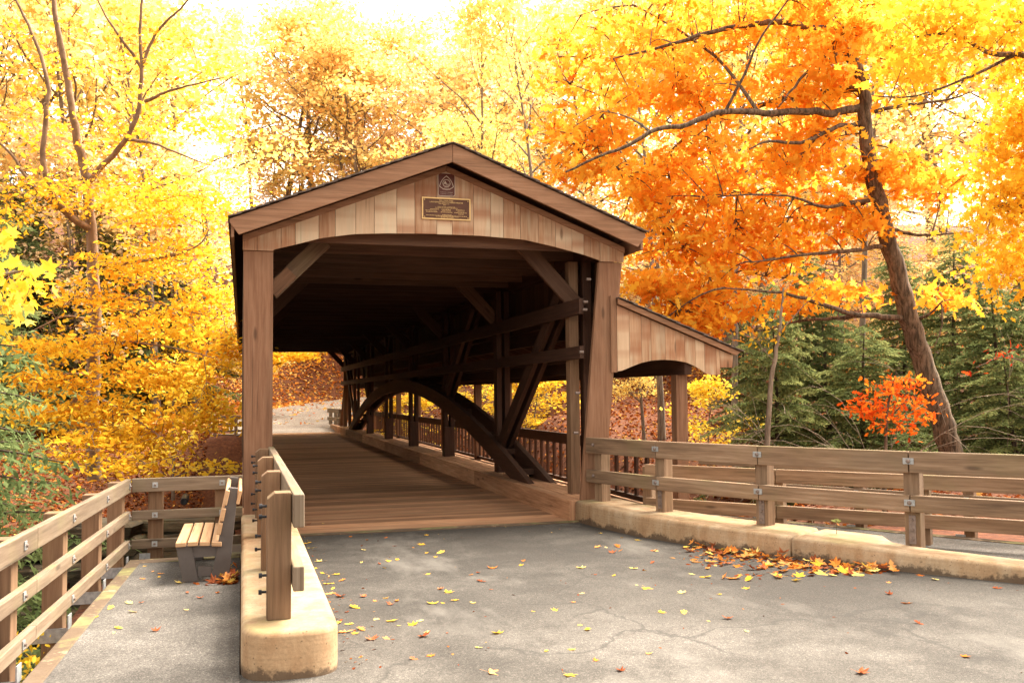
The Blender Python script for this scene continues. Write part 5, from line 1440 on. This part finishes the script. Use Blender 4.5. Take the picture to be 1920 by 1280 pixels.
# orange-red sprig tree in front of the oak trunk
rb = P(1655, 870, 14.0); rb[2] = gz(rb[0], rb[1])
custom_tree('oak_sapling', 'low bright orange-red oak sapling left of the oak trunk, above the guard rail', 'sapling', rb, [([tuple(rb), tuple(P(1660, 800, 14)), tuple(P(1668, 740, 14)), tuple(P(1680, 700, 14))], 0.03, 0.008, 6), (PL((1662, 790, 14), (1700, 750, 14), (1715, 720, 14)), 0.012, 0.004, 4), (PL((1664, 770, 14), (1635, 755, 13.9), (1610, 750, 13.8)), 0.012, 0.004, 4)],
    [E_(1640, 770, 30, 8, 13.9, 0.3, 8), E_(1665, 720, 40, 10, 14, 0.3, 9), E_(1690, 748, 38, 7, 14.1, 0.35, 8), E_(1618, 752, 16, 6, 13.8, 0.2, 5), E_(1705, 772, 22, 6, 14, 0.25, 5), E_(1655, 795, 14, 6, 13.8, 0.15, 3), E_(1705, 712, 14, 8, 14.1, 0.15, 4), E_(1690, 800, 10, 5, 14, 0.12, 2)], 13, 0.062, 'oak', M['redleaf'], M['oakbark'], 63, cl=0.14, flat=0.6, up=0.6, grad=(0, 0.10), droop=0.3, twig_r=0.006)
rb2 = P(1960, 880, 12.6); rb2[2] = gz(rb2[0], rb2[1])
custom_tree('oak_sapling', 'thin sapling with a few dark red leaves at the right edge', 'sapling', rb2, [([tuple(rb2), tuple(P(1955, 760, 12.6)), tuple(P(1930, 680, 12.5)), tuple(P(1880, 665, 12.4)), tuple(P(1830, 690, 12.3))], 0.02, 0.004, 5)],
    [E_(1865, 668, 30, 8, 12.4, 0.2, 5), E_(1905, 650, 12, 6, 12.5, 0.1, 2), E_(1835, 690, 8, 5, 12.3, 0.1, 2)], 4, 0.055, 'oak', M['redleaf'], M['oakbark'], 64, cl=0.08, grad=(0, -0.25), twig_r=0.004)

# yellow tree beside the far road, its low branch over the road's edge
yb_ = np.array([-3.4, 50.5, gz(-3.4, 50.5)])
custom_tree('beech_tree', 'yellow beech beside the far road, its low branches hanging into the far portal', 'tree', yb_, [([tuple(yb_+np.array([0, 0, -.3])), tuple(yb_+np.array([.2, 0, 3])), tuple(yb_+np.array([.1, 0, 7]))], 0.16, 0.05, 8), ([tuple(yb_+np.array([.2, 0, 2.6])), (-1, 50.2, 3.6), (1.2, 50, 4.0), (3.0, 49.8, 3.7)], 0.06, 0.01, 6), ([tuple(yb_+np.array([.2, 0, 3.4])), (0, 51.5, 5.0), (2.5, 51.5, 5.0)], 0.05, 0.01, 6)],
    [(np.array([1.4, 50, 3.7]), np.array([1.1, 0.9, 0.4]), 26), (np.array([2.9, 50, 3.8]), np.array([0.9, 0.8, 0.3]), 14), (np.array([0.6, 50.3, 3.0]), np.array([0.8, 0.6, 0.5]), 14), (np.array([-2, 50.3, 4.5]), np.array([1.8, 1.5, 1.2]), 40), (np.array([1.5, 51.5, 4.8]), np.array([1.5, 1.0, 0.5]), 24)], 34, 0.12, 'oval', M['beechleaf'], M['greybark'], 67, flat=0.8, cl=0.3, up=0.8, droop=0.25, twig_r=0.012)
# bare drooping shrubs
def bare_shrub(px, py, D, n, L, seed, label, up=0.9, droop=-0.16):
    rs = np.random.default_rng(seed)
    b_ = P(px, py, D); b_[2] = gz(b_[0], b_[1])
    root = thing('bare_shrub', label, 'shrub', tuple(b_))
    paths = []
    for i in range(n):
        a = rs.uniform(0, 6.28)
        st, _ = wander(rs, (0, 0, -0.1), (math.cos(a)*0.45, math.sin(a)*0.45, up), L*rs.uniform(.7, 1.2), 9, 0.10, droop)
        paths.append((st, np.linspace(0.008, 0.002, len(st)), 4))
        for k in range(5):
            q, d = along(st, rs.uniform(0.3, 0.98))
            sp, _ = wander(rs, q, d+rs.normal(size=3)*0.5, L*0.3, 5, 0.15, droop*0.8)
            paths.append((sp, np.linspace(0.004, 0.0015, len(sp)), 3))
    link('twigs', paths_mesh('twigs', paths, M['twig']), root)
bare_shrub(1640, 830, 15.5, 11, 2.9, 71, 'bare pale drooping shrub in front of the hemlocks, left of the oak trunk')
bare_shrub(1530, 800, 18, 12, 3.0, 72, 'bare pale twiggy shrub behind the guard rail, beside the second hemlock')
bare_shrub(1425, 835, 11.5, 7, 0.55+0.6, 73, 'small arch of bare pale twigs poking above the kerb rail', 1.4, -0.35)
bare_shrub(1860, 760, 16, 6, 2.6, 74, 'bare thin shrub right of the oak trunk', 0.9, -0.1)
# slim sapling trunk right of the lean-to
tb = P(1432, 860, 14); tb[2] = gz(tb[0], tb[1])
custom_tree('sapling', 'slim bare sapling stem right of the lean-to, with a few pale yellow leaves', 'sapling', tb, [([tuple(tb), tuple(P(1438, 780, 14)), tuple(P(1450, 690, 14)), tuple(P(1462, 610, 14.1)), tuple(P(1470, 540, 14.2))], 0.05, 0.015, 6), (PL((1452, 680, 14), (1420, 640, 13.8), (1390, 620, 13.6)), 0.012, 0.004, 4), (PL((1460, 625, 14), (1500, 580, 14), (1530, 550, 14)), 0.012, 0.004, 4)],
    [E_(1440, 620, 50, 30, 14, 0.4, 10), E_(1500, 560, 40, 30, 14, 0.4, 6)], 5, 0.045, 'oval', M['beechleaf'], M['twig'], 66, cl=0.15, twig_r=0.005)

# ------------------------------------------------------------------ fallen leaves
rs = np.random.default_rng(90)
def litter(name, n, region, size, seed, lift=0.03, mat='litter', shape='quad'):
    rs = np.random.default_rng(seed)
    x = rs.uniform(region[0], region[1], n); y = rs.uniform(region[2], region[3], n)
    d = np.full(n, 1e9)
    for a, b_ in zip(FAR_ROAD[:-1], FAR_ROAD[1:]):
        ab = b_[:2]-a[:2]; t = np.clip(((x-a[0])*ab[0]+(y-a[1])*ab[1])/(ab@ab), 0, 1)
        d = np.minimum(d, np.hypot(x-a[0]-t*ab[0], y-a[1]-t*ab[1]))
    keep = (d > FR_HW+0.15)|(rs.random(n) < 0.05)
    keep &= ~((x > -1.3) & (x < 6.2) & (y < 41.5))
    x, y, d = x[keep], y[keep], d[keep]; n = len(x)
    z = ground_z(x, y)+lift
    z = np.where(d < FR_HW, z+0.03, z)
    pos = np.stack([x, y, z], 1); nrm = rs.normal(size=(n, 3))*0.5+np.array([0, 0, 1.0])
    lo = leaves_mesh(name, pos, nrm, size*rs.uniform(0.6, 1.3, n), shape, rs.random(n)**1.1, M[mat], rs, 0.3)
    return tag(link(name, lo), kind='stuff')
litter('leaf_litter', 26000, (-16, 1, 28.2, 46), 0.075, 91)
litter('leaf_litter', 42000, (6, 30, 11, 46), 0.07, 92)
litter('leaf_litter', 34000, (20, 62, 40, 85), 0.15, 94, mat='brightened_litter')
litter('leaf_litter', 42000, (-9, 20, 45, 70), 0.14, 93, mat='brightened_litter')

# single leaves: one prototype per kind with a curl, then copies
def fallen_proto(shape, mat, seed, curl):
    rs = random.Random(seed); S = leaf_shape(shape); k = len(S)
    vs = [(0, 0, 0.006)]+[(p[0]*0.5*rs.uniform(.9, 1.1), p[1]*0.5*rs.uniform(.9, 1.1), 0) for p in S]
    vs = [(x, y, 0.004+max(0, curl*(x*x*1.4+y*y*0.5*(1 if y > 0 else 0.3))+rs.uniform(-.006, .014))) for x, y, z in vs]
    fs = [(0, 1+i, 1+(i+1) % k) for i in range(k)]
    # stalk
    n0 = len(vs); vs += [(-.008, -.1, .006), (.008, -.1, .006), (.012, -.52, .03), (.0, -.52, .03)]; fs.append((n0, n0+1, n0+2, n0+3))
    me = bpy.data.meshes.new('fallen_leaf'); me.from_pydata(vs, [], fs); me.materials.append(M[mat])
    at = me.attributes.new('tint', 'FLOAT', 'FACE'); at.data.foreach_set('value', np.array([0.35+0.3*rs.random() for _ in fs], np.float32))
    me.update(); return me
FP = {'yellow': [fallen_proto('maple', 'fall_yellow', 1, 0.5), fallen_proto('maple', 'fall_yellow', 2, 0.15), fallen_proto('oak', 'fall_yellow', 3, 0.7)],
      'orange': [fallen_proto('maple', 'fall_orange', 4, 0.6), fallen_proto('oak', 'fall_orange', 5, 0.9), fallen_proto('maple', 'fall_orange', 6, 0.25)],
      'brown': [fallen_proto('oak', 'fall_brown', 7, 1.1), fallen_proto('maple', 'fall_brown', 8, 1.0)]}
rl = random.Random(17)
def drop(x, y, z, kind, where, group, size, tilt=0.12):
    me = rl.choice(FP[kind])
    o = bpy.data.objects.new('fallen_leaf', me); COL.objects.link(o)
    s = size*rl.uniform(0.55, 1.3)
    o.location = (x, y, z); o.scale = (s, s*rl.uniform(.8, 1.0), s)
    o.rotation_euler = (rl.gauss(0, tilt), rl.gauss(0, tilt), rl.uniform(0, 6.28))
    return tag(o, f'fallen {kind} leaf {where}', 'leaf', f'{kind} leaves {group}')
def onz(px, py, z=0.0):
    d = _f+_r*(px-960)/F_PX-_u*(py-640)/F_PX; t = (z-CAM_H)/d[2]; return d[0]*t, d[1]*t
ROAD1 = [(120,105),(270,130),(365,148),(465,135),(335,178),(345,200),(505,180),(652,172),(675,122),(1095,78),(1600,75),(1600,112),(1712,135),(1800,148),(1575,185),(1630,187),(1690,183),(1660,215),(1703,203),(1880,205),(335,265),(430,275),(478,258),(520,252),(455,295),(680,215),(750,215),(725,238),(680,328),(1190,258),(1175,282),(1025,297),(950,320),(912,332),(968,367),(1500,295),(1570,332),(1670,335),(1770,298),(1835,308),(130,323),(210,328),(180,378),(150,380),(228,362),(180,405),(160,430),(225,445),(190,430),(745,408),(790,425),(1020,410),(825,467),(925,479),(765,480),(710,484),(1505,430),(1790,387),(1840,402),(1450,475),(460,455),(400,470),(490,487),(515,470),(345,445),(300,505),(255,528),(410,565),(490,573),(525,600),(605,597),(640,577),(205,583),(265,593),(250,635),(305,640),(335,622),(385,670),(470,668),(660,655),(680,635),(785,640),(1060,640),(1360,517),(1240,525),(1495,597),(1530,620),(1450,725),(955,717),(1020,848),(1310,735),(1570,785),(610,778),(700,757),(185,825),(1430,860),(1710,840),(45,165),(60,190),(95,297),(115,260),(50,150)]
ROAD2 = [(1240,297),(1250,357),(1340,402),(1395,503),(535,540),(440,478),(105,448),(220,450),(395,357),(535,327),(205,350),(265,257),(325,272),(1405,262),(1480,284),(45,655),(1100,748),(1620,668),(1790,328),(75,140),(60,200)]
WALK = [(905,680),(810,690),(1145,800),(1250,770),(1070,772),(760,880),(805,830),(630,860),(555,910),(680,975),(650,1003),(740,832),(1065,870),(1030,715),(920,663),(825,620),(870,650),(890,990)]
def pick(i): return ['yellow', 'yellow', 'orange', 'yellow', 'brown'][(i*7+i//3) % 5]
for i, (a, c) in enumerate(ROAD1):
    x, y = onz(560+a*0.35417, 960+c*0.35417)
    if y < 11.0 and x > 0.58: drop(x, y, 0.002, pick(i), 'lying flat on the open asphalt road', 'on the road', 0.115 if i % 3 else 0.07)
for i, (a, c) in enumerate(ROAD2):
    x, y = onz(1200+a*0.375, 980+c*0.375); drop(x, y, 0.002, pick(i+1), 'lying flat on the open asphalt road', 'on the road', 0.11)
for i, (a, c) in enumerate(WALK):
    x, y = onz(a*0.3282, 860+c*0.3282); drop(x, y, 0.012, pick(i), 'lying on the narrow walkway beside the railing', 'on the walkway', 0.11 if i % 2 else 0.07)
for i in range(9):
    drop(rl.uniform(0.6, 3.8), Y0+rl.uniform(0.3, 9), 0.014, pick(i), 'lying on the bridge deck planks', 'on the deck', 0.08)
# drift along the kerb
kd, _ = dense(KB, KZ, 3, 6, 0.05)
for i in range(122):
    t = rl.betavariate(1.25, 1.25); p = kd[int(t*(len(kd)-1))]
    j = min(int(t*(len(kd)-1)), len(kd)-2); d = unit(kd[j+1]-kd[j]); nrm = -sgn_*np.array([-d[1], d[0]])
    w = abs(rl.gauss(0.0, 0.30))*(0.3+1.2*math.sin(math.pi*t))+0.04
    drop(p[0]+nrm[0]*w, p[1]+nrm[1]*w, 0.006+max(0, 0.06*(1-w/0.35))*rl.random(), rl.choice(['orange', 'yellow', 'brown', 'orange']), 'in the drift against the right kerb', 'in the drift by the kerb', 0.165, 0.30)
for i in range(34):
    x = -0.03-abs(rl.gauss(0, 0.11)); y = 8.55+rl.uniform(-0.15, 0.35)
    drop(x, y, 0.014+rl.random()*0.10*(1-min(1, abs(x)/0.3)), rl.choice(['brown', 'orange', 'brown', 'yellow']), 'heaped under the bench by the block', 'under the bench', 0.14, 0.4)

# torn scraps and small leaves between the larger ones of the drifts
rs = np.random.default_rng(95)
n = 420; t = rs.beta(1.5, 1.5, n); pi_ = (t*(len(kd)-2)).astype(int)
tg = kd[pi_+1]-kd[pi_]; tg /= np.linalg.norm(tg, axis=1)[:, None]
nr = -sgn_*np.stack([-tg[:, 1], tg[:, 0]], 1)
w = np.abs(rs.normal(0, 0.26, n))*(0.3+1.2*np.sin(np.pi*t))+0.03
q1 = np.concatenate([kd[pi_]+nr*w[:, None], np.full((n, 1), 0.006)], 1)
q2 = np.stack([-0.03-np.abs(rs.normal(0, 0.12, 160)), 8.5+rs.uniform(-0.1, 0.4, 160), np.full(160, 0.016)], 1)
q3 = np.stack([rs.uniform(0.7, 7.0, 150), rs.uniform(3.5, 11.0, 150), np.full(150, 0.004)], 1)
q3 = q3[q3[:, 0] < np.interp(q3[:, 1], KB[::-1, 1], KB[::-1, 0])-0.1]
q4 = np.stack([0.60+np.abs(rs.normal(0, 0.10, 90)), rs.uniform(5.6, 11.0, 90), np.full(90, 0.004)], 1)
qq = np.concatenate([q1, q2, q3, q4])
qs = np.concatenate([rs.uniform(0.02, 0.05, len(q1)+len(q2)), rs.uniform(0.008, 0.022, len(q3)+len(q4))])
lo = leaves_mesh('leaf_scraps', qq, rs.normal(size=qq.shape)*0.25+np.array([0, 0, 1.0]), qs, 'oval', rs.random(len(qq)), M['litter'], rs, 0.3)
tag(link('leaf_scraps', lo), kind='stuff')

# weed on the kerb and a drain pipe in the far bank
wb_ = P(1568, 985, 9.2); wb_[2] = 0.2
rs = np.random.default_rng(97)
wd_ = thing('weed', 'tiny green weed growing behind the right kerb by its joint', 'plant', tuple(wb_))
link('stem', paths_mesh('stem', [(np.array([[0, 0, -0.02], [0.005, 0, 0.06], [0.0, 0.005, 0.13]]), np.array([0.004, 0.003, 0.002]), 4)], M['needle']), wd_)
wp = np.array([[0.03*math.cos(a), 0.03*math.sin(a), 0.13+0.01*math.sin(3*a)] for a in np.linspace(0, 6, 9)])
link('leaves', leaves_mesh('leaves', wp, rs.normal(size=wp.shape)*0.4+np.array([0, 0, 1.0]), np.full(9, 0.028), 'oval', np.full(9, 0.9), M['needle'], rs, 0.3), wd_)
pp = P(345, 940, 28.3)
dp = MB(98); dp.tube([pp+np.array([0, 0.9, 0.05]), pp, pp+np.array([0, -0.02, 0]), pp+np.array([0, 0.5, 0])], [0.11, 0.11, 0.085, 0.085], 14, cap=False)
tag(dp.build('drain_pipe', M['darkbolt']), 'short dark drain pipe sticking out of the leaf bank above the ledge', 'pipe')
